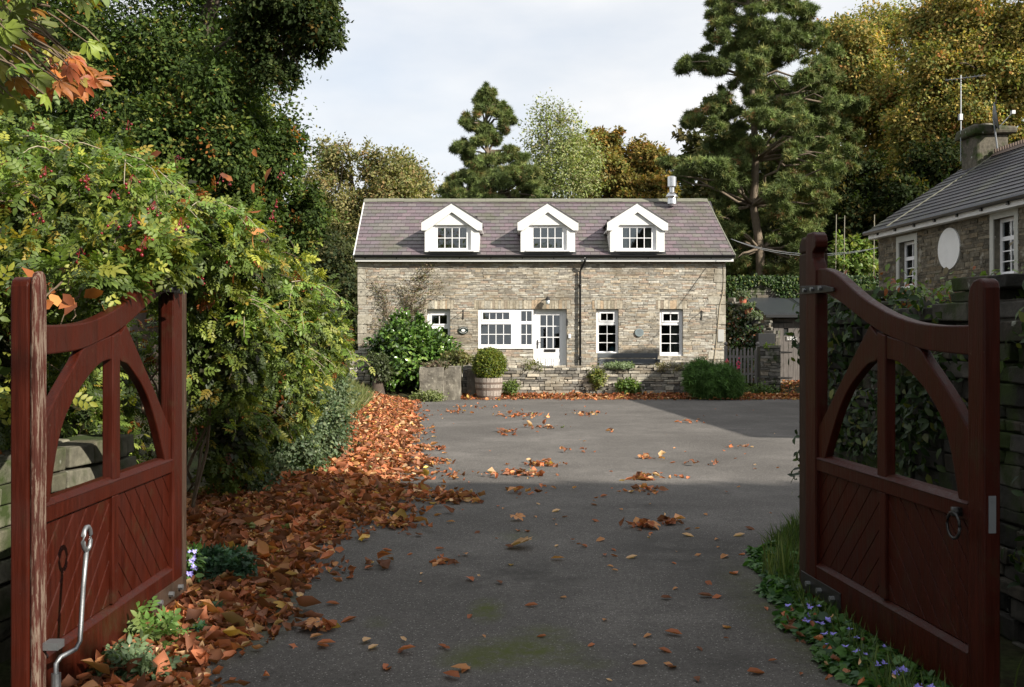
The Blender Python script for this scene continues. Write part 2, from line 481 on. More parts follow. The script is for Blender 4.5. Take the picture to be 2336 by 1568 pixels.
def scatter(name, proto, pos, dirs, normals, scale, cols, mat, parent=None, tagkw=None, smooth=False, warp=0):
    v, f = proto
    n, m = len(pos), len(v)
    R = rot_to(dirs, normals)
    vv = np.einsum('nij,mj->nmi', R, v) * np.asarray(scale)[:, None, None] + pos[:, None, :]
    if warp: vv = vv + np.random.default_rng(n).normal(0, warp, vv.shape) * np.asarray(scale)[:, None, None]
    off = np.array(WO[parent.name]) if parent is not None else pos.mean(0)
    if parent is None: off[2] = pos[:, 2].min()
    vv = (vv - off).reshape(-1, 3)
    ff = (f[None] + (np.arange(n) * m)[:, None, None]).reshape(-1, 3)
    me = bpy.data.meshes.new(name)
    me.vertices.add(len(vv)); me.vertices.foreach_set('co', vv.astype(np.float32).ravel())
    me.loops.add(ff.size); me.loops.foreach_set('vertex_index', ff.astype(np.int32).ravel())
    me.polygons.add(len(ff))
    me.polygons.foreach_set('loop_start', np.arange(0, ff.size, 3, dtype=np.int32))
    me.materials.append(M[mat])
    a = me.attributes.new('col', 'FLOAT_COLOR', 'FACE')
    c = np.ones((len(ff), 4), np.float32)
    c[:, :3] = np.repeat(cols, len(f), axis=0)
    a.data.foreach_set('color', c.ravel())
    if smooth: me.polygons.foreach_set('use_smooth', [True] * len(ff))
    me.update(calc_edges=True)
    o = link(name, me, parent, Vector(off) if parent is None else None)
    if tagkw: tag(o, **tagkw)
    return o

def pick(rng, palette, n, jitter=0.18, clump=None):
    """palette: [(weight, (r,g,b))]; colour per leaf with jitter; clump = optional per leaf clump number"""
    wts = np.array([p[0] for p in palette], float); wts /= wts.sum()
    cs = np.array([p[1] for p in palette], float)
    if clump is None: i = rng.choice(len(cs), n, p=wts)
    else:
        k = clump.max() + 1
        per = rng.choice(len(cs), k, p=wts)
        i = np.where(rng.random(n) < 0.6, per[clump], rng.choice(len(cs), n, p=wts))
    c = cs[i] * (1 + rng.normal(0, jitter, (n, 1)))
    if clump is not None: c *= (1 + rng.normal(0, 0.2, (clump.max() + 1, 1)))[clump]
    return np.clip(c, 0.004, 0.9)

def sublobes(lobes, k, rng, size=(.32, .55)):
    """break every lobe of a crown into k smaller bosses on and in it"""
    out = []
    for c, r, d in lobes:
        r = np.array(r)
        for _ in range(k):
            q = rng.normal(size=3); q /= np.linalg.norm(q)
            s_ = rng.uniform(*size)
            out.append((tuple(np.array(c) + q * r * (rng.uniform(.45, 1.0) - s_ * .35)), tuple(r * s_ * rng.uniform(.8, 1.2, 3)), d))
    return out
def cloud(rng, lobes, n, per=45, spread=0.17, shell=0.62, flat=1.0, droop=0.2, up=0.6, nr=0.3):
    """leaf positions in clumps over ellipsoid lobes [(centre, (rx,ry,rz), density)]; returns pos, dirs, normals, clump ids"""
    area = np.array([l[2] * (l[1][0] * l[1][1] + l[1][0] * l[1][2] + l[1][1] * l[1][2]) for l in lobes])
    area = area / area.sum()
    P, N, C = [], [], []
    cid = 0
    for l, a in zip(lobes, area):
        k = max(1, int(n * a / per))
        d = rng.normal(size=(k, 3)); d /= np.linalg.norm(d, axis=1, keepdims=True)
        r = shell + (1 - shell) * rng.random(k) ** 0.7 + rng.normal(0, 0.07, k)
        inner = rng.random(k) < 0.22
        r[inner] *= rng.random(inner.sum())
        rad = np.array(l[1])
        cc = np.array(l[0]) + d * r[:, None] * rad
        sp = spread * (rad.prod() ** (1 / 3))
        q = rng.normal(size=(k, per, 3)) * sp * np.array([1, 1, flat])
        q *= rng.uniform(0.6, 1.3, (k, 1, 1))
        P.append((cc[:, None, :] + q).reshape(-1, 3))
        N.append(np.repeat(d, per, axis=0) + q.reshape(-1, 3) / (sp * 3))
        C.append(np.repeat(np.arange(cid, cid + k), per)); cid += k
    P, N, C = np.concatenate(P), np.concatenate(N), np.concatenate(C)
    m = len(P)
    dirs = N * 0.7 + rng.normal(size=(m, 3)) * 0.8; dirs[:, 2] -= droop
    nor = N * 1.0 + rng.normal(size=(m, 3)) * nr; nor[:, 2] += up
    return P, dirs, nor, C

def lobe(u, v, ru, rv, y, dens=1.0, depth=None):
    """ellipsoid lobe centred on the line of sight (u, v) at distance y, radii ru, rv in photo px"""
    s_ = y / F
    return (tuple(W(u, v, y)), (ru * s_, (depth if depth else (ru + rv) / 2 * s_), rv * s_), dens)

def limb(mb, a, b, r0, r1, rng, n=5, wob=0.06, sides=6):
    a, b = Vector(a), Vector(b)
    L_ = (b - a).length
    pts, rs = [], []
    for i in range(n + 1):
        t = i / n
        p = a.lerp(b, t)
        if 0 < i < n: p += Vector([rng.gauss(0, wob * L_ / 2) for _ in range(3)])
        if 0 < i < n: p.z += 0.06 * L_ * math.sin(t * math.pi)
        pts.append(p); rs.append(r0 + (r1 - r0) * t)
    mb.tube(pts, rs, sides)
    return pts

def tree(name, label, base, lobes, n, size, palette, seed, mat='leaf', proto=None, trunk_r=0.25, fork=0.45, bark='bark', group=None,
         per=45, spread=0.17, shell=0.62, flat=1.0, up=0.6, droop=0.2, cat='tree', twigs=0, trunk_name='trunk', crown_name='crown', jitter=0.18, cut=None, top=None, sub=0, nr=0.35, every=1):
    rng = np.random.default_rng(seed); rg = random.Random(seed)
    t = thing(name, label, cat, base, group)
    P, D, N, C = cloud(rng, sublobes(lobes, sub, rng) if sub else lobes, n, per, spread, shell, flat, droop, up, nr)
    if cut is not None:
        k = cut(P)
        P, D, N, C = P[k], D[k], N[k], C[k]
    cols = pick(rng, palette, len(P), jitter, C)
    sc = size * rng.uniform(0.65, 1.3, len(P))
    scatter(crown_name, proto or P_quad(), P, D, N, sc, cols, mat, t)
    mb = MB()
    base = Vector(base)
    big = sorted(lobes, key=lambda l: -l[0][2])
    top_ = Vector(top) if top else Vector(big[0][0])
    pts = limb(mb, base - Vector((0, 0, .3)), top_, trunk_r, trunk_r * 0.25, rg, 8, 0.010, 10)
    for l in lobes[::every]:
        c = Vector(l[0])
        best = min(pts[1:], key=lambda p: (p - c).length + max(0, p.z - c.z) * 1.5)
        if (best - c).length > 0.2:
            sub = limb(mb, best, c, trunk_r * 0.35, trunk_r * 0.08, rg, 5, 0.07, 6)
            for q in range(twigs):
                d = Vector([rg.gauss(0, 1) for _ in range(3)]).normalized()
                e = c + Vector((d.x * l[1][0], d.y * l[1][1], d.z * l[1][2])) * 0.95
                limb(mb, sub[rg.randint(2, 5)], e, trunk_r * 0.09, trunk_r * 0.025, rg, 4, 0.08, 4)
    mb.build(trunk_name, bark, t, smooth=True)
    return t

# ------------------------------------------------------------------ stone walling
BEIGE = [(0.235, 0.205, 0.150), (0.20, 0.175, 0.135), (0.26, 0.235, 0.18), (0.175, 0.155, 0.125), (0.235, 0.185, 0.12), (0.215, 0.205, 0.17), (0.15, 0.135, 0.11), (0.27, 0.25, 0.205), (0.225, 0.165, 0.115)]
BEIGE = [tuple(1.85 * (.72 * q + .28 * sum(c_) / 3) for q in c_) for c_ in BEIGE]
GREYS = [(0.155, 0.145, 0.125), (0.13, 0.12, 0.105), (0.18, 0.17, 0.15), (0.105, 0.10, 0.09), (0.19, 0.165, 0.13), (0.21, 0.195, 0.165)]
def rubble_face(mb, x0, x1, z0, z1, holes, yf, rng, pal, proud=0.012, hmin=0.035, hmax=0.10, lmin=0.08, lmax=0.36, quoin=None, gap=0.008, j=0.004, back=0.05):
    """irregular coursed stones standing proud of the plane y = yf (front faces -y)"""
    z = z0
    while z < z1 - 0.01:
        h = min(rng.uniform(hmin, hmax), z1 - z)
        x = x0 + rng.uniform(-lmax, 0) * 0.5
        while x < x1:
            l = rng.uniform(lmin, lmax) * (0.7 + h / hmax * 0.5)
            a, b = max(x, x0), min(x + l, x1)
            segs = [(a, b)]
            for hx0, hx1, hz0, hz1 in holes:
                if hz0 < z + h / 2 < hz1:
                    ns = []
                    for (p, q) in segs:
                        if q <= hx0 or p >= hx1: ns.append((p, q)); continue
                        if p < hx0: ns.append((p, hx0))
                        if q > hx1: ns.append((hx1, q))
                    segs = ns
            for (p, q) in segs:
                if q - p < 0.03: continue
                c = rng.choice(pal); k = rng.uniform(0.80, 1.10)
                mb.col = tuple(min(0.6, v * k) for v in c)
                hh = h * rng.uniform(0.8, 1.0)
                zz = z + rng.uniform(0, h - hh)
                if rng.random() < 0.25 and h > 0.065:
                    mb.box(p + gap / 2, q - gap / 2, yf - proud * rng.uniform(.3, 1.3), yf + back, zz, zz + hh * .48, j, rng)
                    k2 = rng.uniform(0.7, 1.3); mb.col = tuple(min(.6, v * k2) for v in mb.col)
                    mb.box(p + gap / 2, q - gap / 2, yf - proud * rng.uniform(.3, 1.3), yf + back, zz + hh * .52, zz + hh - gap / 2, j, rng)
                else:
                    mb.box(p + gap / 2, q - gap / 2, yf - proud * rng.uniform(0.2, 1.5), yf + back, zz, zz + hh - gap / 2, j, rng)
            x += l
        z += h

def rubble_wall(name, a, b, ztop, th, seed, pal, mat, label, cat='wall', z0=-0.05, hmin=.05, hmax=.13, lmin=.12, lmax=.45, top_rough=0.06, group=None, core=(0.06, 0.055, 0.045), proud=.03):
    """free-standing stone wall from a to b; ztop(t) gives its height along the way"""
    rng = random.Random(seed)
    a, b = Vector(a), Vector(b)
    d = b - a; L_ = d.length
    ang = math.atan2(d.y, d.x)
    mb = MB()
    with xform(Matrix.Translation((a.x, a.y, 0)) @ Matrix.Rotation(ang, 4, 'Z')):
        n = max(2, int(L_ / 0.4))
        mb.col = core
        for i in range(n):
            t0, t1 = i / n, (i + 1) / n
            zt = min(ztop(t0), ztop(t1)) - .05
            mb.box(t0 * L_, t1 * L_ + .001 * (i < n - 1), -th / 2 + .03, th / 2 - .03, z0, zt)
        z = z0
        zmax = max(ztop(i / 20) for i in range(21))
        while z < zmax:
            h = rng.uniform(hmin, hmax)
            for side in (-1, 1):
                x = rng.uniform(-lmax, 0) * .5
                while x < L_:
                    l = rng.uniform(lmin, lmax)
                    t = min(1, max(0, (x + l / 2) / L_))
                    if z + h * .5 < ztop(t) + rng.uniform(-top_rough, top_rough):
                        p, q = max(x, 0), min(x + l, L_)
                        if q - p > .04:
                            c = rng.choice(pal); k = rng.uniform(.65, 1.25)
                            mb.col = tuple(v * k for v in c)
                            pr = rng.uniform(-.3, 1) * proud
                            y0, y1 = (-th / 2 - pr, .0) if side < 0 else (.0, th / 2 + pr)
                            mb.box(p + .006, q - .006, y0, y1, z, z + h * rng.uniform(.82, .97), .008, rng)
                    x += l
            z += h
    o = mb.build(name, mat, at=(a.x, a.y, 0), bevel=0.008)
    return tag(o, label, cat, group)
# ------------------------------------------------------------------ ground, drive, terrace, banks
def sstep(a, b, x):
    t = np.clip((x - a) / (b - a), 0, 1)
    return t * t * (3 - 2 * t)
def ground_z(x, y):
    z = 12.0 * sstep(40, 100, y) + 25.0 * sstep(90, 320, y)
    z = z + 0.45 * sstep(-3.3, -5.5, x) * sstep(8, 14, y) * (1 - sstep(27, 30, y))
    z = z + 1.0 * sstep(-8, -16, x) * sstep(4, 12, y)
    z = z + 0.45 * sstep(28.0, 29.3, y) * (1 - sstep(37, 40, y)) * (1 - sstep(6.5, 7, x)) * sstep(-12, -8, x)
    z = z + 0.28 * sstep(7.4, 8.2, x) * sstep(25.5, 28.5, y)
    z = z + 0.9 * sstep(4.2, 8, x) * sstep(2, 5, y) * (1 - sstep(14, 22, y)) * 0
    return z
def build_ground():
    xs = np.concatenate([np.linspace(-400, -20, 20)[:-1], np.arange(-20, 26, 0.5), np.linspace(26, 400, 20)])
    ys = np.concatenate([np.linspace(-120, -4, 8)[:-1], np.arange(-4, 46, 0.5), np.linspace(46, 420, 50)])
    X, Y = np.meshgrid(xs, ys)
    Z = ground_z(X, Y)
    rg = np.random.default_rng(5)
    far = sstep(36, 60, Y)
    Z = Z + far * rg.normal(0, .4, Z.shape) - 0.004
    nx = len(xs)
    vs = np.stack([X.ravel(), Y.ravel(), Z.ravel()], 1)
    fs = [(j * nx + i, j * nx + i + 1, (j + 1) * nx + i + 1, (j + 1) * nx + i) for j in range(len(ys) - 1) for i in range(nx - 1)]
    me = bpy.data.meshes.new('ground'); me.from_pydata(vs.tolist(), [], fs); me.materials.append(M['soil']); me.update()
    tag(link('ground', me), kind='structure')
build_ground()

def sheet(name, outline, z, mat, kind='structure', **kw):
    mb = MB()
    mb.add([(x, y, z) for x, y in outline], [tuple(range(len(outline)))])
    return tag(mb.build(name, mat), kind=kind, **kw)
def G(u, v, z=0.0):
    y = (H - z) * F / (v - VH)
    return ((u - UC) * y / F, y)
_rg = random.Random(3)
def ragged(pts, amp=0.05, step=0.4):
    out = []
    for a, b in zip(pts, pts[1:]):
        n = max(1, int(math.dist(a, b) / step))
        for i in range(n):
            t = i / n
            out.append((a[0] + (b[0] - a[0]) * t + _rg.uniform(-amp, amp), a[1] + (b[1] - a[1]) * t + _rg.uniform(-amp, amp)))
    return out + [pts[-1]]
left_edge = [(-1.75, -6), (-1.75, 2.5), (-1.75, 5), (-2.0, 8), (-2.15, 12), (-2.4, 17), (-2.9, 22), (-3.3, 24.5), (-6.5, 26.2), (-11, 27.0), (-11, 28.3), (-5.5, 28.2), (-3.5, 27.6), (-2.6, 26.0)]
front_edge = [(-2.6, 26.0), (-0.5, 26.35), (2, 26.25), (5.2, 25.9), (6.6, 25.8), (7.6, 26.6), (8.2, 27.6), (12.5, 28.0)]
right_edge = [(12.5, 28.0), (9.0, 21.0), (7.5, 16), (5.0, 12), (3.6, 10), (2.3, 8.2), (1.85, 7.3), (1.68, 6.3), (1.58, 5.2), (1.58, 4.2), (1.65, 2.5), (1.8, -6)]
sheet('drive', ragged(left_edge) + ragged(front_edge, .08) + ragged(right_edge, .05), 0.004, 'asphalt')

def box_structure(name, x0, x1, y0, y1, z0, z1, mat):
    return tag(MB().box(x0, x1, y0, y1, z0, z1).build(name, mat), kind='structure')
box_structure('terrace', -1.35, 5.6, 27.3, 36.0, -0.1, 0.45, 'soil')
box_structure('upper_bank', 6.8, 26, 33.35, 60, -0.1, 3.55, 'soil')

# ------------------------------------------------------------------ the stone cottage
YF = 30.0
def hx(u): return (u - UC) / 75.0
def hz(v): return H + (VH - v) / 75.0
WX0, WX1 = hx(817), hx(1655)
ZE = hz(598)
HOLES = {'w1': (hx(974), hx(1027), hz(812), hz(706)), 'w2': (hx(1091), hx(1217), hz(796), hz(706)), 'door': (hx(1217), hx(1293), 0.45, hz(706)),
         'w3': (hx(1360), hx(1411), hz(806), hz(706)), 'w4': (hx(1505), hx(1558), hz(812), hz(706))}
cottage = thing('stone_cottage', 'long stone cottage with slate roof and three white gabled dormers facing the drive', 'cottage', (0.9, 32.5, 0.45))
def build_cottage():
    rg = random.Random(11)
    hl = list(HOLES.values())
    mb = MB()
    mb.col = (0.26, 0.23, 0.18)
    mb.plate(WX0, WX1, 0.3, ZE + .02, hl, YF, YF + .4)
    mb.box(WX0, WX0 + .4, YF + .4, 35.0, .3, ZE); mb.box(WX1 - .4, WX1, YF + .4, 35.0, .3, ZE)
    mb.box(WX0, WX1, 35.0, 35.4, .3, ZE)
    # lintels of stones on edge, quoins at both corners
    lint = []
    for k, h in HOLES.items():
        if k == 'door': continue
        x1_ = HOLES['door'][1] if k == 'w2' else h[1]
        a, b = h[0] - .12, x1_ + .12
        lint.append((a, b, h[3] + .015, h[3] + .275))
        x = a
        while x < b:
            l = rg.uniform(.05, .11)
            c = rg.choice([(0.36, .32, .25), (.3, .265, .2), (.37, .28, .19), (.42, .38, .3), (.28, .235, .18), (.33, .31, .26)])
            k = rg.uniform(.9, 1.3); mb.col = tuple(q * k for q in c)
            mb.box(x + .003, min(x + l, b) - .003, YF - .012 - rg.uniform(0, .008), YF + .05, h[3] + .015 - 0, h[3] + .27 + rg.uniform(-.02, .01), .003, rg)
            x += l
    quo = []
    z = .3
    while z < ZE - .1:
        hq = rg.uniform(.16, .32)
        for side in (0, 1):
            l = rg.uniform(.22, .55)
            a, b = (WX0 - .012, WX0 + l) if side == 0 else (WX1 - l, WX1 + .012)
            zt = min(z + hq, ZE) - .012
            if rg.random() < .7:
                quo.append((a, b, z, zt + .01))
                k = rg.uniform(.85, 1.15)
                mb.col = tuple(q * k for q in (.37, .345, .285))
                mb.box(a, b - .01, YF - .02, YF + .05, z + .004, zt, .004, rg)
        z += hq
    rubble_face(mb, WX0, WX1, .3, ZE, hl + lint + quo, YF, rg, BEIGE, proud=.014, hmin=.03, hmax=.078, lmin=.07, lmax=.33)
    wall = mb.build('wall', 'rubble', cottage)
    # a light meter cupboard and a doorbell let into the front are parts below
    # -- roof, in a frame whose x runs along the eaves and z up the slope
    e0, e1, r0, r1 = hx(813) - .02, hx(1670) + .02, -335 * 32.6 / F, 444 * 32.6 / F
    yE, zE_, yR, zR = 29.72, hz(583) - .02, 32.6, H + 318 * 32.6 / F
    SL = math.hypot(yR - yE, zR - zE_); an = math.atan2(zR - zE_, yR - yE)
    DORM = [hx(1032.5) + .0, hx(1249), hx(1451)]
    dz1 = SL * .80
    holes = [(c - .70, c + .70, .12, dz1 - .45) for c in DORM]
    # local frame: x, y (normal, negative = outward), z along slope
    fr = Matrix.Translation((0, yE, zE_)) @ Matrix.Rotation(an - math.pi / 2, 4, 'X')
    with xform(fr):
        mb = MB(); mb.col = (.05, .045, .05)
        mb.plate(e0 + .1, e1 - .15, 0.02, SL - .02, holes, .03, .09)
        nrow = 16
        dh = SL / nrow
        purple = [(.165, .135, .145), (.155, .130, .139), (.175, .145, .152), (.15, .135, .135), (.16, .15, .142), (.145, .127, .135)]
        grey = [(.145, .148, .13), (.16, .158, .14), (.13, .125, .122), (.155, .14, .14)]
        for r in range(nrow):
            z0 = r * dh
            t = (z0 + dh / 2) / SL
            xa = e0 + (r0 - e0) * t; xb = e1 + (r1 - e1) * t
            wS = .285
            x = xa - (wS / 2 if r % 2 else 0)
            while x < xb:
                p, q = max(x, xa), min(x + wS, xb)
                cx = (p + q) / 2
                skip = any(c - .62 < cx < c + .62 and z0 < dz1 - .55 for c in DORM)
                if q - p > .03 and not skip:
                    g = .5 + .5 * math.sin(cx * 1.1 + 1.3) * math.cos(z0 * 1.9 + cx * .4)
                    pal = purple if rg.random() < .35 + .5 * g else grey
                    k = rg.uniform(.84, 1.08)
                    mb.col = tuple(v * k * m_ for v, m_ in zip(rg.choice(pal), (.93, .86, .90)))
                    lift = rg.uniform(.0, .005)
                    # tilted slate: its foot stands proud
                    mb.add([(p + .005, -.014 - lift, z0 - .015 + rg.uniform(-.004, .004)), (q - .005, -.014 - lift, z0 - .015 + rg.uniform(-.004, .004)), (q - .003, .004, z0 + dh + .02), (p + .003, .004, z0 + dh + .02),
                            (p + .003, -.008, z0 - .015), (q - .003, -.008, z0 - .015)],
                           [(0, 1, 2, 3), (4, 5, 1, 0), (0, 3, 4), (1, 5, 2)])
                x += wS
    # rear slope and gable walls
    mb.col = (.11, .10, .10)
    zb = zE_
    mb.add([(r0, yR, zR + .01), (r1, yR, zR + .01), (r1 + .2, 35.7, zb), (r0 - .1, 35.7, zb)], [(0, 1, 2, 3)])
    roof = mb.build('roof', 'slate', cottage)
    for x, rx in ((WX0 + .02, r0 + .1), (WX1 - .3, r1 - .3)):
        mb = MB(); mb.col = (.19, .165, .13)
        mb.prism([(YF + .1, ZE - .02), (yR, zR - .12), (35.3, ZE - .02)], x, x + .28, 'x')
        mb.build('gable', 'rubble', cottage)
    # ridge tiles
    mb = MB()
    x = r0 - .03
    while x < r1:
        l = rg.uniform(.42, .48)
        dz = rg.uniform(-.006, .006)
        mb.prism([(yR - .17, zR - .075 + dz), (yR - .15, zR - .045 + dz), (yR, zR + .055 + dz), (yR + .15, zR - .045 + dz), (yR + .17, zR - .075 + dz), (yR, zR + .0 + dz)], x + .004, min(x + l, r1 + .02), 'x')
        x += l
    mb.build('ridge', 'ridge_tile', cottage)
    # verge boards on the two gables, fascia, gutter
    mb = MB()
    for (xa, xb, s_) in ((e0, r0, -1), (e1, r1, 1)):
        mb = MB()
        n = Vector((0, -math.sin(an), math.cos(an)))
        a = Vector((xa, yE, zE_)); b = Vector((xb, yR, zR))
        vs = []
        for p in (a, b):
            for dx in (0, .035 * s_):
                for dn in (.012, -.13): vs.append(p + Vector((dx, 0, 0)) + n * dn)
        mb.add(vs, [(0, 1, 5, 4), (2, 6, 7, 3), (0, 4, 6, 2), (1, 3, 7, 5), (0, 2, 3, 1), (4, 5, 7, 6)])
        mb.build('verge_board', 'white_paint' if s_ < 0 else 'ridge_tile', cottage)
    mb = MB()
    mb.box(e0 + .02, e1 - .02, YF - .2, YF - .17, ZE, ZE + .165)
    mb.box(e0 + .02, e1 - .02, YF - .17, YF + .0, ZE + .003, ZE + .02)
    fascia = mb.build('fascia', 'white_paint', cottage)
    mb = MB()
    pr = [(-.055, .03), (-.05, -.02), (-.025, -.05), (.025, -.05), (.05, -.02), (.055, .03), (.045, .03), (.04, -.012), (.02, -.04), (-.02, -.04), (-.04, -.012), (-.045, .03)]
    gy, gz = YF - .262, ZE + .165
    mb.prism([(gy + a, gz + b) for a, b in pr], e0, e1, 'x')
    x = e0 + .3
    while x < e1:
        mb.box(x, x + .03, YF - .22, YF - .2, gz - .08, gz - .02)
        x += .95
    mb.build('gutter', 'black_gutter', cottage)
    dx = hx(1323)
    mb = MB()
    dxx = hx(1333)
    mb.tube([(dxx, gy, gz - .03), (dxx, gy, gz - .15), (dxx - .02, gy + .04, gz - .22), (dx + .03, YF - .1, gz - .38), (dx, YF - .09, gz - .46), (dx, YF - .09, .46)], .036, 10)
    for z in (3.2, 2.1, 1.0): mb.lathe((dx, YF - .09, z), [(.045, 0), (.045, .06)], 12)
    mb.build('downpipe', 'black_gutter', cottage, smooth=True)

    # ---- windows
    def window(parent, x0, x1, z0, z1, y, lights, sill=True, mat='white_upvc', pane='pane'):
        """lights: (x0,x1,z0,z1,cols,rows,sash) in metres; sash adds a raised opening frame around it"""
        mb = MB()
        hs = [l[:4] for l in lights]
        mb.plate(x0, x1, z0, z1, hs, y, y + .06)
        for (a, b, c, d, nc, nr, sash) in lights:
            if sash: mb.plate(a - .045, b + .045, c - .045, d + .045, [(a + .002, b - .002, c + .002, d - .002)], y - .014, y)
            for i in range(1, nc):
                x = a + (b - a) * i / nc; mb.box(x - .011, x + .011, y + .015, y + .045, c, d)
            for i in range(1, nr):
                z = c + (d - c) * i / nr; mb.box(a, b, y + .017, y + .043, z - .011, z + .011)
        w_ = mb.build('window_frame', mat, parent)
        for (a, b, c, d, *_r) in lights:
            MB().box(a + .0005, b - .0005, y + .028, y + .033, c + .0005, d - .0005).build(pane, 'window_glass', w_)
        if sill:
            MB().box(x0 + .003, x1 - .003, y - .06, y, z0, z0 + .03).build('sill', mat, w_)
        return w_
    U = lambda a: hx(a); V = lambda a: hz(a)
    y = YF + .14
    h = HOLES['w1']
    window(cottage, h[0], h[1], h[2], h[3], y, [(U(984), U(1019), V(739), V(719), 2, 1, True), (U(981), U(1021), V(803), V(750), 2, 2, False)])
    h = HOLES['w2']
    window(cottage, h[0], h[1], h[2], h[3], YF + .02, [(U(1101.5), U(1162), V(729), V(713), 4, 1, True), (U(1097), U(1166), V(786), V(740), 4, 2, False),
           (U(1189), U(1213), V(733), V(710), 2, 1, False), (U(1189), U(1213), V(786), V(740), 2, 2, False)])
    h = HOLES['w3']
    window(cottage, h[0], h[1], h[2], h[3], y - .04, [(U(1371), U(1400), V(731), V(715), 2, 1, True), (U(1366.5), U(1405), V(802), V(742), 2, 3, False)])
    h = HOLES['w4']
    window(cottage, h[0], h[1], h[2], h[3], y - .04, [(U(1514), U(1548), V(732), V(716), 2, 1, True), (U(1510), U(1551), V(804), V(742), 2, 3, False)])
    # ---- door
    h = HOLES['door']
    mb = MB()
    dy = YF + .16
    mb.plate(h[0], h[1], .45, h[3], [(h[0] + .06, h[1] - .12, .46, h[3] - .05)], dy - .02, dy + .06)
    mb.build('door_frame', 'white_upvc', cottage)
    gx0, gx1, gz0, gz1 = U(1233), U(1277), V(795), V(719)
    mb = MB()
    mb.plate(h[0] + .062, h[1] - .122, .46, h[3] - .052, [(gx0, gx1, gz0, gz1)], dy, dy + .05)
    for i in (1, 2):
        x = gx0 + (gx1 - gx0) * i / 3; mb.box(x - .013, x + .013, dy + .005, dy + .045, gz0, gz1)
        z = gz0 + (gz1 - gz0) * i / 3; mb.box(gx0, gx1, dy + .007, dy + .043, z - .013, z + .013)
    for i in range(3):
        a = gx0 + (gx1 - gx0) * i / 3 + .02
        mb.plate(a, a + .16, .6, 1.02, [(a + .02, a + .14, .62, 1.0)], dy - .012, dy)
    door = mb.build('door', 'white_upvc', cottage)
    MB().box(gx0 + .001, gx1 - .001, dy + .022, dy + .027, gz0 + .001, gz1 - .001).build('pane', 'window_glass', door)
    MB().box(U(1242), U(1268), dy - .02, dy, V(803), V(797)).build('letter_plate', 'black_iron', door, bevel=.004)
    mb = MB()
    mb.box(U(1225.5), U(1228), dy - .02, dy, V(795), V(776)); mb.box(U(1226), U(1234), dy - .06, dy - .045, V(782.5), V(781)); mb.box(U(1226), U(1227.5), dy - .05, dy - .02, V(782.5), V(781))
    mb.build('door_handle', 'black_iron', door)
    MB().box(h[0] - .05, h[1], YF - .25, YF + .14, .35, .5).build('doorstep', 'cast_stone', cottage, bevel=.01)
    # ---- dormers
    for c in DORM:
        yD = 29.68
        zb, hw = hz(577), .82
        zsh = H + (VH - 508) * yD / F; zpk = H + (VH - 468) * yD / F
        wx0, wx1, wz0, wz1 = c - .50, c + .50, H + (VH - 568) * yD / F, H + (VH - 518) * yD / F
        mb = MB()
        mb.plate(c - hw, c + hw, zb, zsh, [(c - .57, c + .57, wz0 - .06, wz1 + .06)], yD, yD + .1)
        mb.prism([(c - hw, zsh), (c + hw, zsh), (c, zsh + hw * .62)], yD, yD + .1)
        for s_ in (-1, 1):
            ytop = yE + (zsh - zE_) / math.tan(an)
            p = [(yD + .1, zb), (yD + .1, zsh), (ytop + .1, zsh), (yD + .2, zb)]
            xa = c + s_ * hw; mb.prism(p, min(xa, xa - s_ * .06), max(xa, xa - s_ * .06), 'x')
        dorm = mb.build('dormer', 'white_paint', cottage)
        # its little roof
        mb = MB(); mb.col = (.10, .092, .098)
        ov = .10; sl_ = (zpk + .15 - zsh) / hw
        pk = H + (VH - 460) * (yD - .2) / F
        eav = pk - (hw + ov) * .63
        for s_ in (-1, 1):
            yb1 = yE + (pk - zE_) / math.tan(an); yb0 = yE + (eav - zE_) / math.tan(an)
            a = [(c, yD - .08, pk), (c + s_ * (hw + ov), yD - .08, eav), (c + s_ * (hw + ov), yb0 + .15, eav), (c, yb1 + .15, pk)]
            b = [(p[0], p[1], p[2] - .035) for p in a]
            mb.add(a + b, [(0, 1, 2, 3), (7, 6, 5, 4), (0, 4, 5, 1), (1, 5, 6, 2), (2, 6, 7, 3), (3, 7, 4, 0)])
        mb.build('dormer_roof', 'slate', dorm)
        mb = MB()
        for s_ in (-1, 1):
            x1_ = c + s_ * (hw + ov - .005)
            p = [(c, pk - .03), (x1_, eav - .03), (x1_, eav - .27), (c + s_ * (hw - .06), eav - .27 + .0), (c, pk - .30)]
            mb.prism(p, yD - .065 + .002 * s_, yD - .03 + .002 * s_)
            p = [(yD - .03, eav - .27), (yD - .03, eav - .235), (yE + (eav - .25 - zE_) / math.tan(an), eav - .235), (yE + (eav - .27 - zE_) / math.tan(an), eav - .27)]
            xa, xb = sorted((c + s_ * (hw + .003), x1_)); mb.prism(p, xa, xb, 'x')
        mb.build('bargeboard', 'white_paint', dorm)
        yW = yD + .075
        mb = MB()
        gl = (c - .435, c + .435, wz0 + .03, wz1 - .02)
        mb.plate(c - .57, c + .57, wz0 - .06, wz1 + .06, [gl], yW, yW + .05)
        for i in (1, 2, 3):
            x = gl[0] + (gl[1] - gl[0]) * i / 4; mb.box(x - .011, x + .011, yW + .01, yW + .04, gl[2], gl[3])
        z = (gl[2] + gl[3]) / 2; mb.box(gl[0], gl[1], yW + .012, yW + .038, z - .011, z + .011)
        mb.box(c - .66, c + .66, yD - .05, yD + .0, zb + .012, zb + .05)
        mb.build('window_frame', 'white_upvc', dorm)
        MB().box(gl[0] + .0005, gl[1] - .0005, yW + .022, yW + .027, gl[2] + .0005, gl[3] - .0005).build('pane', 'window_glass', dorm)
        # lead apron at the foot
        MB().add([(c - .86, yE + .03, zE_ + .03), (c + .86, yE + .03, zE_ + .03), (c + .86, yD + .01, zb + .04), (c - .86, yD + .01, zb + .04)], [(0, 1, 2, 3)]).build('apron', 'lead', dorm)
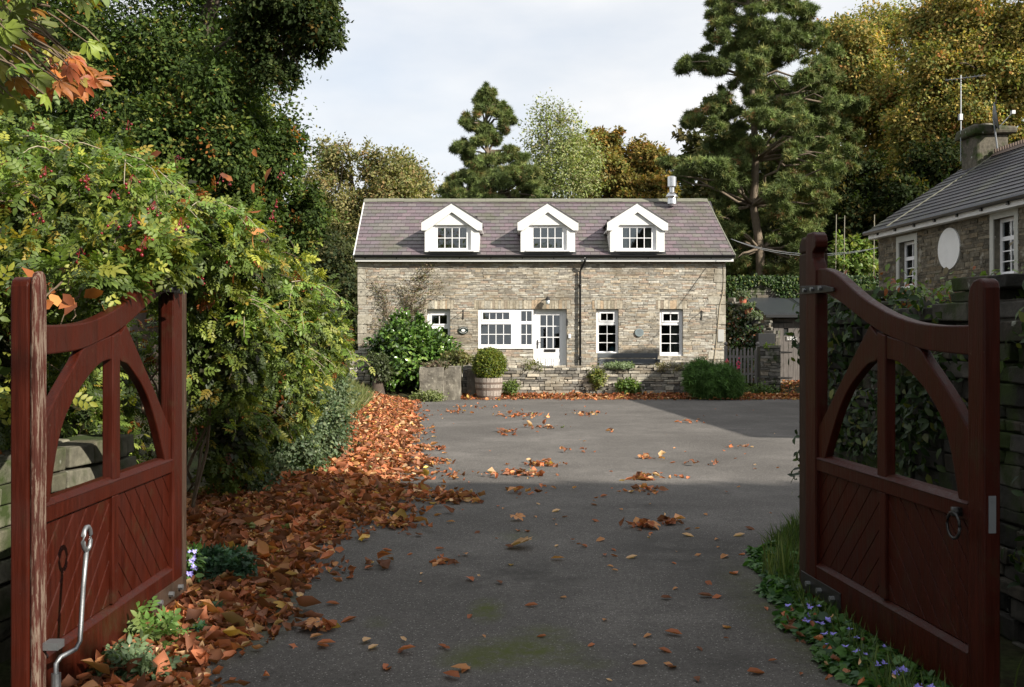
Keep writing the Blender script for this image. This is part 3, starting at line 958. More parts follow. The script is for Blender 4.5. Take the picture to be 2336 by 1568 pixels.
    # ---- small fittings on the front
    mb = MB()
    x = hx(1106 + 543); z = hz(767)
    MB().box(hx(1637), hx(1651), YF - .05, YF - .01, hz(780), hz(752)).build('meter_cupboard', 'meter_white', cottage, bevel=.006)
    MB().box(hx(1296.5), hx(1302), YF - .06, YF - .01, hz(772), hz(762)).build('doorbell', 'white_upvc', cottage, bevel=.006)
    MB().box(hx(1291.5), hx(1295), YF - .05, YF - .01, hz(744), hz(727)).build('thermometer', 'black_iron', cottage)
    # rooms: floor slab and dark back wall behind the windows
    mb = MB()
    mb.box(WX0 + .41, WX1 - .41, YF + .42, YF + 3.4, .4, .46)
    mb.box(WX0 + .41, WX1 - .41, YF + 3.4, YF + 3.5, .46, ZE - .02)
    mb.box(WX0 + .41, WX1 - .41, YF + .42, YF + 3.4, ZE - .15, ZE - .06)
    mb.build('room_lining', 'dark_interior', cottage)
    # flue
    ux, yf = (1533 - UC) * 32.1 / F, 32.1
    zz = lambda v: H + (VH - v) * yf / F
    fl = MB()
    fl.lathe((ux, yf, 0), [(.16, zz(466)), (.15, zz(458)), (.11, zz(447)), (.085, zz(446)), (.085, zz(428)), (.145, zz(427)), (.15, zz(426)), (.15, zz(405)), (.12, zz(403))], 24)
    fo = fl.build('flue', 'steel', cottage)
    MB().lathe((ux, yf, 0), [(.21, zz(449.5)), (.20, zz(448)), (.12, zz(440))], 20).build('storm_collar', 'steel', fo, smooth=True)
    return DORM, yE
DORM, yE_ = build_cottage()

# wall lamp, plaques and hooks: hung on the cottage but parts of its front
def fittings():
    c = cottage
    x, z = hx(1249), hz(684)
    mb = MB()
    mb.tube([(x, YF - .01, z + .02), (x, YF - .12, z + .09), (x, YF - .2, z + .07)], .012, 6)
    mb.lathe((x, YF - .2, z - .02), [(.01, .1), (.05, .07), (.085, .0)], 14, False)
    l = mb.build('wall_lamp', 'black_iron', c, smooth=True)
    MB().lathe((x, YF - .2, z - .15), [(.03, 0), (.055, .03), (.065, .12), (.03, .15)], 14).build('lamp_glass', 'vase_glass', l, smooth=True)
    for u, r0, r1, m in ((1057, .155, .115, 'plaque_green'), (1458, .135, .125, 'plaque_blue')):
        x, z = hx(u), hz(754 if u == 1057 else 759)
        mb = MB()
        mb.prism([(x + r0 * math.cos(t * math.pi / 14), z + r1 * math.sin(t * math.pi / 14)) for t in range(28)], YF - .05, YF - .012)
        p = mb.build('wall_plaque', m, c, bevel=.004)
        mb = MB()
        if u == 1057:
            for k in range(8):
                t = math.radians(35 + k * 15.7); mb.box(x + .125 * math.cos(t) - .006, x + .125 * math.cos(t) + .006, YF - .054, YF - .0505, z + .092 * math.sin(t) - .012, z + .092 * math.sin(t) + .008)
            for k in range(9):
                t = math.radians(215 + k * 13.7); mb.box(x + .125 * math.cos(t) - .006, x + .125 * math.cos(t) + .006, YF - .054, YF - .0505, z + .085 * math.sin(t) - .006, z + .085 * math.sin(t) + .016)
            mb.prism([(x + .06 * math.cos(t * math.pi / 8), z + .045 * math.sin(t * math.pi / 8)) for t in range(16)], YF - .055, YF - .0505)
            mb.build('lettering', 'white_paint', p)
        else:
            for k in range(4):
                w_ = .075 - .012 * abs(k - 1.5); mb.box(x - w_, x + w_, YF - .053, YF - .0505, z + .06 - k * .036, z + .069 - k * .036)
            mb.build('lettering', 'lead', p)
    for u, v in ((1057, 716), (1600, 718)):
        x, z = hx(u), hz(v)
        mb = MB()
        mb.box(x - .012, x + .012, YF - .03, YF - .012, z - .17, z + .13)
        mb.tube([(x, YF - .02, z + .09), (x, YF - .28, z + .09), (x, YF - .30, z + .06), (x, YF - .28, z + .04)], .009, 6)
        mb.tube([(x, YF - .02, z - .12), (x, YF - .14, z - .02), (x, YF - .24, z + .085)], .007, 6)
        mb.build('basket_bracket', 'black_iron', c)
    # cable run down the right end of the front
    mb = MB()
    pts = [(hx(1650), YF - .03, hz(600)), (hx(1649), YF - .03, hz(668)), (hx(1641), YF - .03, hz(700)), (hx(1634), YF - .03, hz(780)), (hx(1628), YF - .03, hz(826))]
    mb.tube(pts, .014, 6)
    mb.build('cable', 'pale_twig', c)
fittings()

# curtains, blind and ornaments seen through the windows
def curtains():
    def drape(name, label, x0, x1, y, z0, z1, mat='curtain', cat='curtain'):
        mb = MB(); n = 14
        vs = []
        for i in range(n + 1):
            x = x0 + (x1 - x0) * i / n
            for z in (z0, z1): vs.append((x, y + .025 * math.sin(i * 1.9), z))
        a = [(v[0], v[1] + .006, v[2]) for v in vs]
        fs = [(2 * i, 2 * i + 2, 2 * i + 3, 2 * i + 1) for i in range(n)]
        k = len(vs); fs += [(k + 2 * i + 1, k + 2 * i + 3, k + 2 * i + 2, k + 2 * i) for i in range(n)]
        mb.add(vs + a, fs)
        tag(mb.build(name, mat, at=(x0, y, z0), smooth=True), label, cat)
    yd = 29.9
    za, zb = H + (VH - 566) * yd / F, H + (VH - 521) * yd / F
    drape('curtain', 'white curtain drawn to the right side of the left dormer window', DORM[0] + .28, DORM[0] + .44, yd, za, zb)
    drape('curtain', 'narrow white curtain low at the left side of the left dormer window', DORM[0] - .44, DORM[0] - .33, yd, za, za + .3)
    drape('curtain', 'white curtain at the left side of the right dormer window', DORM[2] - .44, DORM[2] - .28, yd, za, zb)
    drape('curtain', 'white curtain at the right side of the right dormer window', DORM[2] + .26, DORM[2] + .44, yd, za, zb)
    tag(MB().box(DORM[1] - .45, DORM[1] + .45, 29.86, 29.868, za - .02, zb + .02).build('window_blind', 'blind', at=(DORM[1], 29.86, za)), 'pale blue blind drawn down in the middle dormer window', 'blind')
    drape('curtain', 'grey-green curtain at the right side of the ground-floor window right of the bench', hx(1533), hx(1551), YF + .3, hz(806), hz(716), 'render_pale')
    drape('curtain', 'pale curtain at the left edge of the wide kitchen window', hx(1098), hx(1112), YF + .25, hz(786), hz(712))
    mb = MB(); x = hx(1530)
    mb.lathe((x, YF + .27, hz(806)), [(.05, 0), (.075, .05), (.07, .12), (.03, .18), (.035, .22)], 14)
    tag(mb.build('vase', 'white_paint', at=(x, YF + .27, hz(806)), smooth=True), 'white vase on the sill of the window right of the bench', 'vase')
    mb = MB(); x = hx(1398)
    mb.ball((x, YF + .27, hz(798)), .1, 8)
    tag(mb.build('ornament', 'toy_blue', at=(x, YF + .27, hz(804)), smooth=True), 'round blue ornament in the window above the bench', 'ornament')
    mb = MB(); x = hx(1131)
    mb.lathe((x, YF + .2, hz(786)), [(.11, 0), (.13, .03), (.05, .09), (.02, .1)], 14)
    tag(mb.build('bowl', 'white_paint', at=(x, YF + .2, hz(786)), smooth=True), 'white bowl on the sill of the wide kitchen window', 'bowl')
curtains()

# ------------------------------------------------------------------ neighbouring house on the right
def right_house():
    ang = math.atan(.081)
    # local frame: origin at the far front corner; x runs along the front towards the camera, y into the house
    c0 = Vector((9.0, 24.2, 0))
    dirx = Vector((.081, -1, 0)).normalized(); diry = Vector((1, .081, 0)).normalized()
    fr = Matrix(((dirx.x, diry.x, 0, c0.x), (dirx.y, diry.y, 0, c0.y), (0, 0, 1, 0), (0, 0, 0, 1)))
    rg = random.Random(21)
    with xform(fr):
        t = thing('slate_roofed_house', 'neighbouring stone house with dark slate roof standing side-on behind the right wall', 'house', (8, 2.5, 0))
        Lh = 12.6; ze = 4.16; D = 4.9
        def yy(u): return 10.96 / ((u - 1168) / 2250 + .081)
        def lx(u): return (24.2 - yy(u)) * 1.00327
        w1 = (lx(2052), lx(2088), 2.77, 3.85); w2 = (lx(2268), lx(2316), 2.79, 3.92)
        ocx, oz, orr = (lx(2143) + lx(2191)) / 2, 1.58 + (775 - 567) * 20.83 / 2250, .44
        holes = [w1, w2, (8.0, 8.75, 2.77, 3.87), (10.6, 11.35, 2.77, 3.87)]
        mb = MB(); mb.col = (.13, .12, .095)
        mb.plate(0, Lh, -.1, ze, holes, 0, .4)
        mb.box(0, .4, .4, D, -.1, ze); mb.box(Lh - .4, Lh, .4, D, -.1, ze); mb.box(0, Lh, D, D + .35, -.1, ze)
        mb.prism([(0.01, ze), (D / 2, ze + 1.68), (D + .3, ze)], .02, .4, 'x'); mb.prism([(0.01, ze), (D / 2, ze + 1.68), (D + .3, ze)], Lh - .4, Lh - .02, 'x')
        disc = [(ocx - orr, ocx + orr, oz - orr * .8, oz + orr * .8), (ocx - orr * .6, ocx + orr * .6, oz - orr, oz + orr)]
        rubble_face(mb, 0, Lh, 1.2, ze, holes + disc, 0, rg, [tuple(q * f for q, f in zip(c, (.80, .74, .62))) for c in GREYS], proud=.014, hmin=.04, hmax=.1)
        mb.build('wall', 'rubble', t)
        mb = MB()
        mb.prism([(ocx + orr * math.cos(k * math.pi / 20), oz + orr * math.sin(k * math.pi / 20)) for k in range(40)], -.03, .0)
        mb.build('blank_oval', 'white_paint', t)
        for w_ in holes:
            mb = MB()
            a, b, c, d = w_
            zt = d - .38
            ls = [(a + .07, b - .07, zt + .03, d - .07), (a + .07, b - .07, c + .1, zt - .05)]
            mb.plate(a, b, c, d, ls, .12, .18)
            for q, nr in zip(ls, (1, 3)):
                xm = (q[0] + q[1]) / 2; mb.box(xm - .012, xm + .012, .13, .17, q[2], q[3])
                for i in range(1, nr):
                    z = q[2] + (q[3] - q[2]) * i / nr; mb.box(q[0], q[1], .132, .168, z - .011, z + .011)
            f_ = mb.build('window_frame', 'white_upvc', t)
            for q in ls: MB().box(q[0] + .001, q[1] - .001, .145, .15, q[2] + .001, q[3] - .001).build('pane', 'window_glass', f_)
            MB().box(a + .003, b - .003, .03, .12, c, c + .05).build('sill', 'white_upvc', f_)
            MB().plate(a - .12, b + .12, c - .02, d + .14, [(a + .002, b - .002, c - .03, d - .002)], -.026, .0).build('window_surround', 'render_pale', t)
        # roof
        ov = .28; yR, zR = D / 2, ze + 1.82
        for nm, y0 in (('roof', -ov), ):
            mb = MB()
            an = math.atan2(zR - (ze + .05), yR + ov); SLn = math.hypot(zR - ze - .05, yR + ov)
            fr2 = Matrix.Translation((0, -ov, ze + .05)) @ Matrix.Rotation(an - math.pi / 2, 4, 'X')
            with xform(fr2):
                mb.col = (.04, .04, .045); mb.box(-.12, Lh + .1, .02, .08, 0, SLn)
                nr = 15; dh = SLn / nr
                for r in range(nr):
                    x = -.15 - (.13 if r % 2 else 0)
                    while x < Lh + .1:
                        k = rg.uniform(.8, 1.2)
                        mb.col = tuple(v * k for v in rg.choice([(.045, .043, .05), (.04, .04, .046), (.052, .047, .052)]))
                        p, q = max(x, -.15), min(x + .26, Lh + .1)
                        if q > p: mb.add([(p + .003, -.02, r * dh - .01), (q - .003, -.02, r * dh - .01), (q - .003, .003, r * dh + dh + .02), (p + .003, .003, r * dh + dh + .02), (p + .003, -.005, r * dh - .01), (q - .003, -.005, r * dh - .01)], [(0, 1, 2, 3), (4, 5, 1, 0)])
                        x += .26
                mb2 = MB(); mb2.box(.95, 1.0, -.035, .0, .02, SLn)
            mb.col = (.05, .05, .055)
            mb.add([(-.12, yR, zR), (Lh + .1, yR, zR), (Lh + .1, D + .6, ze), (-.12, D + .6, ze)], [(0, 1, 2, 3)])
            rf = mb.build('roof', 'slate', t)
            mb2.build('lead_strip', 'ridge_tile', rf)
        mb = MB()
        mb.box(-.1, Lh, -.22, -.19, ze - .12, ze + .05); mb.box(-.1, Lh, -.19, -.005, ze - .118, ze - .10)
        mb.build('fascia', 'white_paint', t)
        mb = MB(); mb.tube([(-.15, -.30, ze + .03), (Lh, -.30, ze + .03)], .05, 8)
        x = .4
        while x < Lh: mb.box(x, x + .06, -.26, -.215, ze - .07, ze + .01); x += .9
        mb.build('gutter', 'black_gutter', t)
        mb = MB(); x = .9
        while x < Lh:
            mb.prism([(yR - .16, zR - .06), (yR, zR + .07), (yR + .16, zR - .06)], x, x + .3, 'x')
            for q in (0, .1, .2): mb.box(x + q, x + q + .05, yR - .03, yR + .03, zR + .06, zR + .14)
            x += .305
        mb.build('ridge', 'red_ridge', t)
        # chimney at the far end of the ridge
        mb = MB(); mb.col = (.10, .09, .07)
        mb.box(.1, .85, yR - .4, yR + .4, zR - .7, zR + .50, .03, rg); mb.box(-.02, .97, yR - .52, yR + .52, zR + .50, zR + .72, .05, rg)
        ch = mb.build('chimney', 'mossy_rubble', t, bevel=.06)
        MB().lathe((.47, yR, zR + .72), [(.2, 0), (.17, .06), (.16, .10)], 14).build('flue_pot', 'mortar_stack', ch)
        # aerial and dish fixed to the stack
        ax, ay = .3, yR - .52
        zt = zR + 2.05
        mb = MB(); mb.tube([(ax, ay, zR - .05), (ax, ay, zt)], .016, 6)
        d = Vector((0.6, .8, 0)).normalized()
        bz = zt - .08
        b0 = Vector((ax, ay, bz)) - d * .35; b1 = Vector((ax, ay, bz)) + d * .55
        mb.tube([b0, b1], .012, 5)
        pd = Vector((-d.y, d.x, 0))
        for k in range(10):
            p = b0.lerp(b1, (k + .5) / 10); mb.tube([p - pd * .17, p + pd * .17], .007, 4)
        mb.box(ax - .04, ax + .04, ay - .05, ay + .03, zR + .95, zR + 1.1)
        mb.build('aerial', 'zinc', t)
        # dish seen nearly edge-on
        mb = MB(); dc = Vector((1.15, yR - .2, zR + .85))
        n_ = Vector((.5, .85, .15)).normalized()
        a_ = n_.cross(Vector((0, 0, 1))).normalized(); b_ = n_.cross(a_)
        vs = [dc]; fs = []
        for ri, rr in enumerate((.12, .24, .34)):
            for k in range(16):
                th = k * math.pi / 8; vs.append(dc + a_ * rr * math.cos(th) + b_ * rr * math.sin(th) + n_ * rr * rr * .7)
        for k in range(16): fs.append((0, 1 + k, 1 + (k + 1) % 16))
        for ri in range(2):
            for k in range(16):
                fs.append((1 + ri * 16 + k, 1 + (ri + 1) * 16 + k, 1 + (ri + 1) * 16 + (k + 1) % 16, 1 + ri * 16 + (k + 1) % 16))
        mb.add(vs, fs); mb.add([v - n_ * .01 for v in vs], [f[::-1] for f in fs])
        mb.tube([dc + b_ * .3 + n_ * .05, dc + n_ * .42], .012, 5); mb.box(dc.x + n_.x * .42 - .04, dc.x + n_.x * .42 + .04, dc.y + n_.y * .42 - .04, dc.y + n_.y * .42 + .04, dc.z + n_.z * .42 - .04, dc.z + n_.z * .42 + .04)
        mb.tube([dc, (1.15, yR - .1, zR + .1)], .02, 6)
        mb.build('satellite_dish', 'zinc', t)
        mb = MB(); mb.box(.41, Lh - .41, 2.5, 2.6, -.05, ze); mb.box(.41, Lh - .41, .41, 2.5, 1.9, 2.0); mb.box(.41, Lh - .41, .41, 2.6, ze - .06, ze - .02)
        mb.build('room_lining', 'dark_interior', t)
right_house()
# ------------------------------------------------------------------ the two driveway gates
def clip(poly, a, b, c):
    """keep the side a*x + b*y <= c"""
    out = []
    for i in range(len(poly)):
        p, q = poly[i], poly[(i + 1) % len(poly)]
        dp, dq = a * p[0] + b * p[1] - c, a * q[0] + b * q[1] - c
        if dp <= 0: out.append(p)
        if dp * dq < 0:
            t = dp / (dp - dq); out.append((p[0] + (q[0] - p[0]) * t, p[1] + (q[1] - p[1]) * t))
    return out
def curve(pts, n=6):
    """Catmull-Rom through the points"""
    out = []
    P = [pts[0]] + list(pts) + [pts[-1]]
    for i in range(1, len(P) - 2):
        for k in range(n):
            t = k / n
            q = []
            for d in (0, 1):
                a, b, c, e = P[i - 1][d], P[i][d], P[i + 1][d], P[i + 2][d]
                q.append(.5 * (2 * b + (c - a) * t + (2 * a - 5 * b + 4 * c - e) * t * t + (3 * b - a - 3 * c + e) * t ** 3))
            out.append(tuple(q))
    return out + [pts[-1]]

def make_gate(hinge, latch, out_dir, label, left):
    hp, lp = Vector((*hinge, 0)), Vector((*latch, 0))
    dx = (lp - hp).normalized(); L_ = 1.875
    dy = Vector((-dx.y, dx.x, 0))
    if dy.x * out_dir < 0: dy = -dy
    fr = Matrix(((dx.x, dy.x, 0, hp.x), (dx.y, dy.y, 0, hp.y), (0, 0, 1, 0), (0, 0, 0, 1)))
    with xform(fr):
        t = thing('driveway_gate', label, 'gate', (0.02, .035, 0.07))
        P = 'gate_paint'
        # hinge stile with its shaped horn
        prof = [(0, .07), (.155, .07), (.155, 1.98), (.13, 2.03), (.112, 2.055), (.108, 2.085), (.13, 2.10), (.155, 2.115), (.16, 2.15), (.145, 2.185), (.11, 2.205), (.03, 2.205), (0, 2.185)]
        MB().prism(prof, 0, .075).build('hinge_stile', P, t, bevel=.008)
        lt = [(1.755, .07), (1.875, .07), (1.875, 1.79), (1.865, 1.815), (1.84, 1.83), (1.80, 1.825), (1.77, 1.80), (1.755, 1.755)]
        MB().prism(lt, 0, .072).build('latch_stile', P, t, bevel=.008)
        if left:
            MB().prism([(1.785, .07), (1.87, .07), (1.87, 1.80), (1.85, 1.845), (1.82, 1.855), (1.795, 1.84), (1.785, 1.80)], -.034, -.002).build('cover_strip', 'worn_paint', t, bevel=.01)
        up = curve([(.155, 1.985), (.24, 1.985), (.404, 1.945), (.574, 1.872), (.771, 1.79), (.99, 1.722), (1.158, 1.683), (1.315, 1.658), (1.518, 1.643), (1.755, 1.640)])
        dn = curve([(1.755, 1.515), (1.462, 1.528), (1.315, 1.543), (1.206, 1.562), (.99, 1.609), (.79, 1.668), (.615, 1.733), (.448, 1.792), (.30, 1.835), (.155, 1.85)])
        MB().prism(up + dn, .008, .066).build('top_rail', P, t, bevel=.007)
        MB().prism([(.155, .825), (1.755, .825), (1.755, .895), (.155, .895)], .006, .068).build('middle_rail', P, t, bevel=.006)
        MB().prism([(.155, .09), (1.755, .09), (1.755, .275), (.155, .275)], .004, .070).build('bottom_rail', P, t, bevel=.006)
        # weathering fillet that sheds the rain along the rail tops
        for z, nm in ((.275, 'bottom_rail'), (.895, 'middle_rail')):
            MB().prism([(-.0, z + .001), (.03, z + .022), (.066, z + .024), (.066, z + .001)], .16, 1.75, 'x').build('weather_fillet', P, t)
        MB().prism([(.91, .90), (1.0, .90), (1.0, 1.60), (.91, 1.62)], .010, .064).build('muntin', P, t, bevel=.006)
        MB().prism([(.93, .30), (1.0, .30), (1.0, .825), (.93, .825)], .010, .064).build('muntin', P, t, bevel=.006)
        # braces: straight on the outer edge, arched on the inner one
        a = [(.157, .93), (.157, 1.07)] + curve([(.25, 1.153), (.49, 1.368), (.82, 1.655)])
        b = curve([(.908, 1.60), (.908, 1.487), (.80, 1.455), (.694, 1.398), (.58, 1.325), (.46, 1.21), (.338, 1.04), (.25, .90)])
        MB().prism(a + b + [(.157, .90)], .014, .060).build('arched_brace', P, t, bevel=.006)
        a = curve([(1.09, 1.585), (1.31, 1.545), (1.404, 1.48), (1.60, 1.335), (1.753, 1.19)])
        b = curve([(1.66, .90), (1.60, 1.09), (1.531, 1.22), (1.43, 1.315), (1.315, 1.39), (1.142, 1.468), (1.002, 1.485)])
        MB().prism(a + [(1.753, .90)] + b + [(1.002, 1.6)], .014, .060).build('arched_brace', P, t, bevel=.006)
        # diagonal boarding, the two panels meeting as an inverted V
        for (x0, x1, sg) in ((.157, .928, 1), (1.002, 1.753, -1)):
            mb = MB()
            step = .098
            k = -14
            while k < 22:
                c0, c1 = k * step * 1.414, (k + 1) * step * 1.414
                poly = [(x0, .30), (x1, .30), (x1, .823), (x0, .823)]
                poly = clip(poly, -sg, 1, c1 - .004 - (sg < 0) * 0)
                poly = clip(poly, sg, -1, -c0 - .004)
                k += 1
                if len(poly) > 2: mb.prism(poly, .026, .050)
            mb.build('boarding', P, t, bevel=.005)
            MB().prism([(x0, .30), (x1, .30), (x1, .823), (x0, .823)], .034, .046).build('boarding_back', 'post_wood', t)
        # ironwork
        mb = MB(); mb.prism([(-.06, 1.90), (.30, 1.885), (.42, 1.865), (.42, 1.845), (.30, 1.845), (-.06, 1.85)], -.008, .0)
        s1 = mb.build('strap_hinge', 'black_iron', t, bevel=.002)
        for x in (.02, .13, .25): MB().prism([(x + .014 * math.cos(q * math.pi / 3), 1.872 + .014 * math.sin(q * math.pi / 3)) for q in range(6)], -.022, -.008).build('bolt', 'zinc', s1)
        mb = MB(); mb.prism([(-.06, .10), (.50, .11), (.50, .205), (-.06, .20)], -.004, .004)
        s2 = mb.build('hinge_plate', 'post_wood' if left else 'black_iron', t, bevel=.002)
        for x in (.08, .24, .42):
            MB().prism([(x + .016 * math.cos(q * math.pi / 3), .155 + .016 * math.sin(q * math.pi / 3)) for q in range(6)], -.03, -.004).build('bolt', 'zinc', s2)
        if left:
            # drop bolt with its looped handle, standing off the latch stile
            by = -.075
            mb = MB()
            x = 1.80
            mb.tube([(x, by, .02), (x, by, .28), (x - .015, by - .01, .30), (x - .10, by - .035, .305), (x - .13, by - .04, .33), (x - .15, by - .045, .55), (x - .17, by - .05, .70)], .010, 8)
            pts = []
            for q in range(13):
                th = math.radians(-95 + q * 30 * .97)
                pts.append((x - .175 + .038 * math.cos(th), by - .05, .745 + .05 * math.sin(th)))
            mb.tube(pts, .010, 8)
            db = mb.build('drop_bolt', 'zinc', t, smooth=True)
            mb = MB(); mb.box(x - .03, x + .03, by - .02, -.035, .34, .37); mb.box(x - .03, x + .03, by - .02, -.035, .12, .15); mb.tube([(x, by, -.02), (x, by, .24)], .019, 10)
            mb.build('bolt_guide', 'zinc', db)
        else:
            mb = MB()
            pts = [(1.70 + .05 * math.cos(math.radians(q * 30)), -.03, .80 + .055 * math.sin(math.radians(q * 30))) for q in range(13)]
            mb.tube(pts, .007, 6); mb.prism([(1.685, .84), (1.715, .84), (1.715, .875), (1.685, .875)], -.035, .0)
            mb.build('ring_handle', 'black_iron', t, smooth=True)
            mb = MB(); mb.box(1.875, 1.879, .02, .05, .80, .95); mb.box(1.879, 1.884, .027, .043, .93, .945)
            mb.build('lock_plate', 'lead', t)
    with xform(fr):
        MB_ = MB(); MB_.box(-.18, -.03, .03, .155, -.1, 2.10); MB_.prism([(-.18, 2.102), (-.03, 2.102), (-.03, 2.13), (-.07, 2.19), (-.14, 2.20), (-.18, 2.15)], .03, .155)
        p = MB_.build('gate_post', 'post_wood', at=fr @ Vector((-.11, .11, 0)), bevel=.012)
        tag(p, 'square timber gate post behind the hinge end of the ' + ('left' if left else 'right') + ' red gate', 'post')
    return t
make_gate((1.736, 5.84), (1.90, 3.97), 1, 'dark red wooden gate on the right, in shade, with sweeping top rail and ring handle', False)
make_gate((-1.925, 5.76), (-1.905, 3.885), -1, 'red wooden gate on the left under the hedge, with worn end stile and drop bolt', True)

# ------------------------------------------------------------------ walls
rubble_wall('garden_wall', (-1.35, 27.1), (5.7, 27.1), lambda t: .86 + .03 * math.sin(t * 9), .36, 31, [tuple(1.45 * q for q in g_) for g_ in GREYS] + BEIGE[:3], 'rubble', 'low rubble retaining wall along the terrace in front of the cottage', hmin=.04, hmax=.10, lmin=.1, lmax=.38, z0=0)
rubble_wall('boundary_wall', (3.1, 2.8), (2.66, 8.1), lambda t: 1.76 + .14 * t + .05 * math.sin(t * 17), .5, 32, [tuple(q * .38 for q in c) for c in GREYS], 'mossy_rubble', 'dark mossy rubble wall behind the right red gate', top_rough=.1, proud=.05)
rubble_wall('block_wall', (-2.75, 3.9), (-2.52, 6.2), lambda t: 1.0, .3, 33, [(.14, .13, .09), (.10, .095, .065), (.17, .16, .12)], 'mossy_rubble', 'squared stone block wall glimpsed through the arches of the left gate', hmin=.10, hmax=.2, lmin=.16, lmax=.42, top_rough=.04)
rubble_wall('ivy_wall', (6.6, 33.1), (15.0, 33.1), lambda t: 3.66, .4, 34, GREYS, 'mossy_rubble', 'tall garden wall draped with ivy behind the log shed', z0=0)
rubble_wall('raking_wall', (6.75, 30.9), (8.1, 30.0), lambda t: 2.85 - 1.15 * (int(t * 6) / 6), .35, 35, GREYS, 'mossy_rubble', 'short stepped stone wall carrying flower pots beside the cottage', z0=.2)
rubble_wall('gate_pillar', (7.1, 28.4), (7.68, 28.4), lambda t: 1.42, .45, 36, GREYS, 'mossy_rubble', 'squat dark stone pillar between the picket gate and the log shed door', cat='pillar', z0=.1)
def pier():
    rubble_wall('stone_pier', (-4.72, 28.9), (-4.12, 28.9), lambda t: 1.30, .5, 37, BEIGE, 'rubble', 'stone pier with flat cap at the left corner of the cottage, beside the laurel', cat='pier', z0=.0)
pier()
def block(name, x0, x1, y0, y1, z1, label, seed):
    rg = random.Random(seed)
    me = MB(); me.box(x0, x1, y0, y1, -.05, z1)
    o = me.build(name, 'cast_stone', at=((x0 + x1) / 2, (y0 + y1) / 2, 0))
    s_ = o.modifiers.new('sub', 'SUBSURF'); s_.subdivision_type = 'SIMPLE'; s_.levels = s_.render_levels = 4
    tx = bpy.data.textures.new('lumps', 'CLOUDS'); tx.noise_scale = .22
    d = o.modifiers.new('lump', 'DISPLACE'); d.texture = tx; d.strength = .07; d.mid_level = .5; d.texture_coords = 'GLOBAL'
    return tag(o, label, 'stone block')
bx = lambda u, y: (u - UC) * y / F
block('stone_block', bx(957, 25.4), bx(1011, 25.4), 25.4, 26.3, .86, 'big squared stone block topped with dried plants at the end of the low wall', 1)
block('stone_block', bx(1013, 25.8), bx(1050, 25.8), 25.75, 26.6, .87, 'narrower stone block butted against the right side of the bigger one', 2)
block('stone_block', bx(1066, 26.6), bx(1084, 26.6), 26.5, 26.95, .80, 'thin upright stone in the gap just left of the barrel planter', 3)

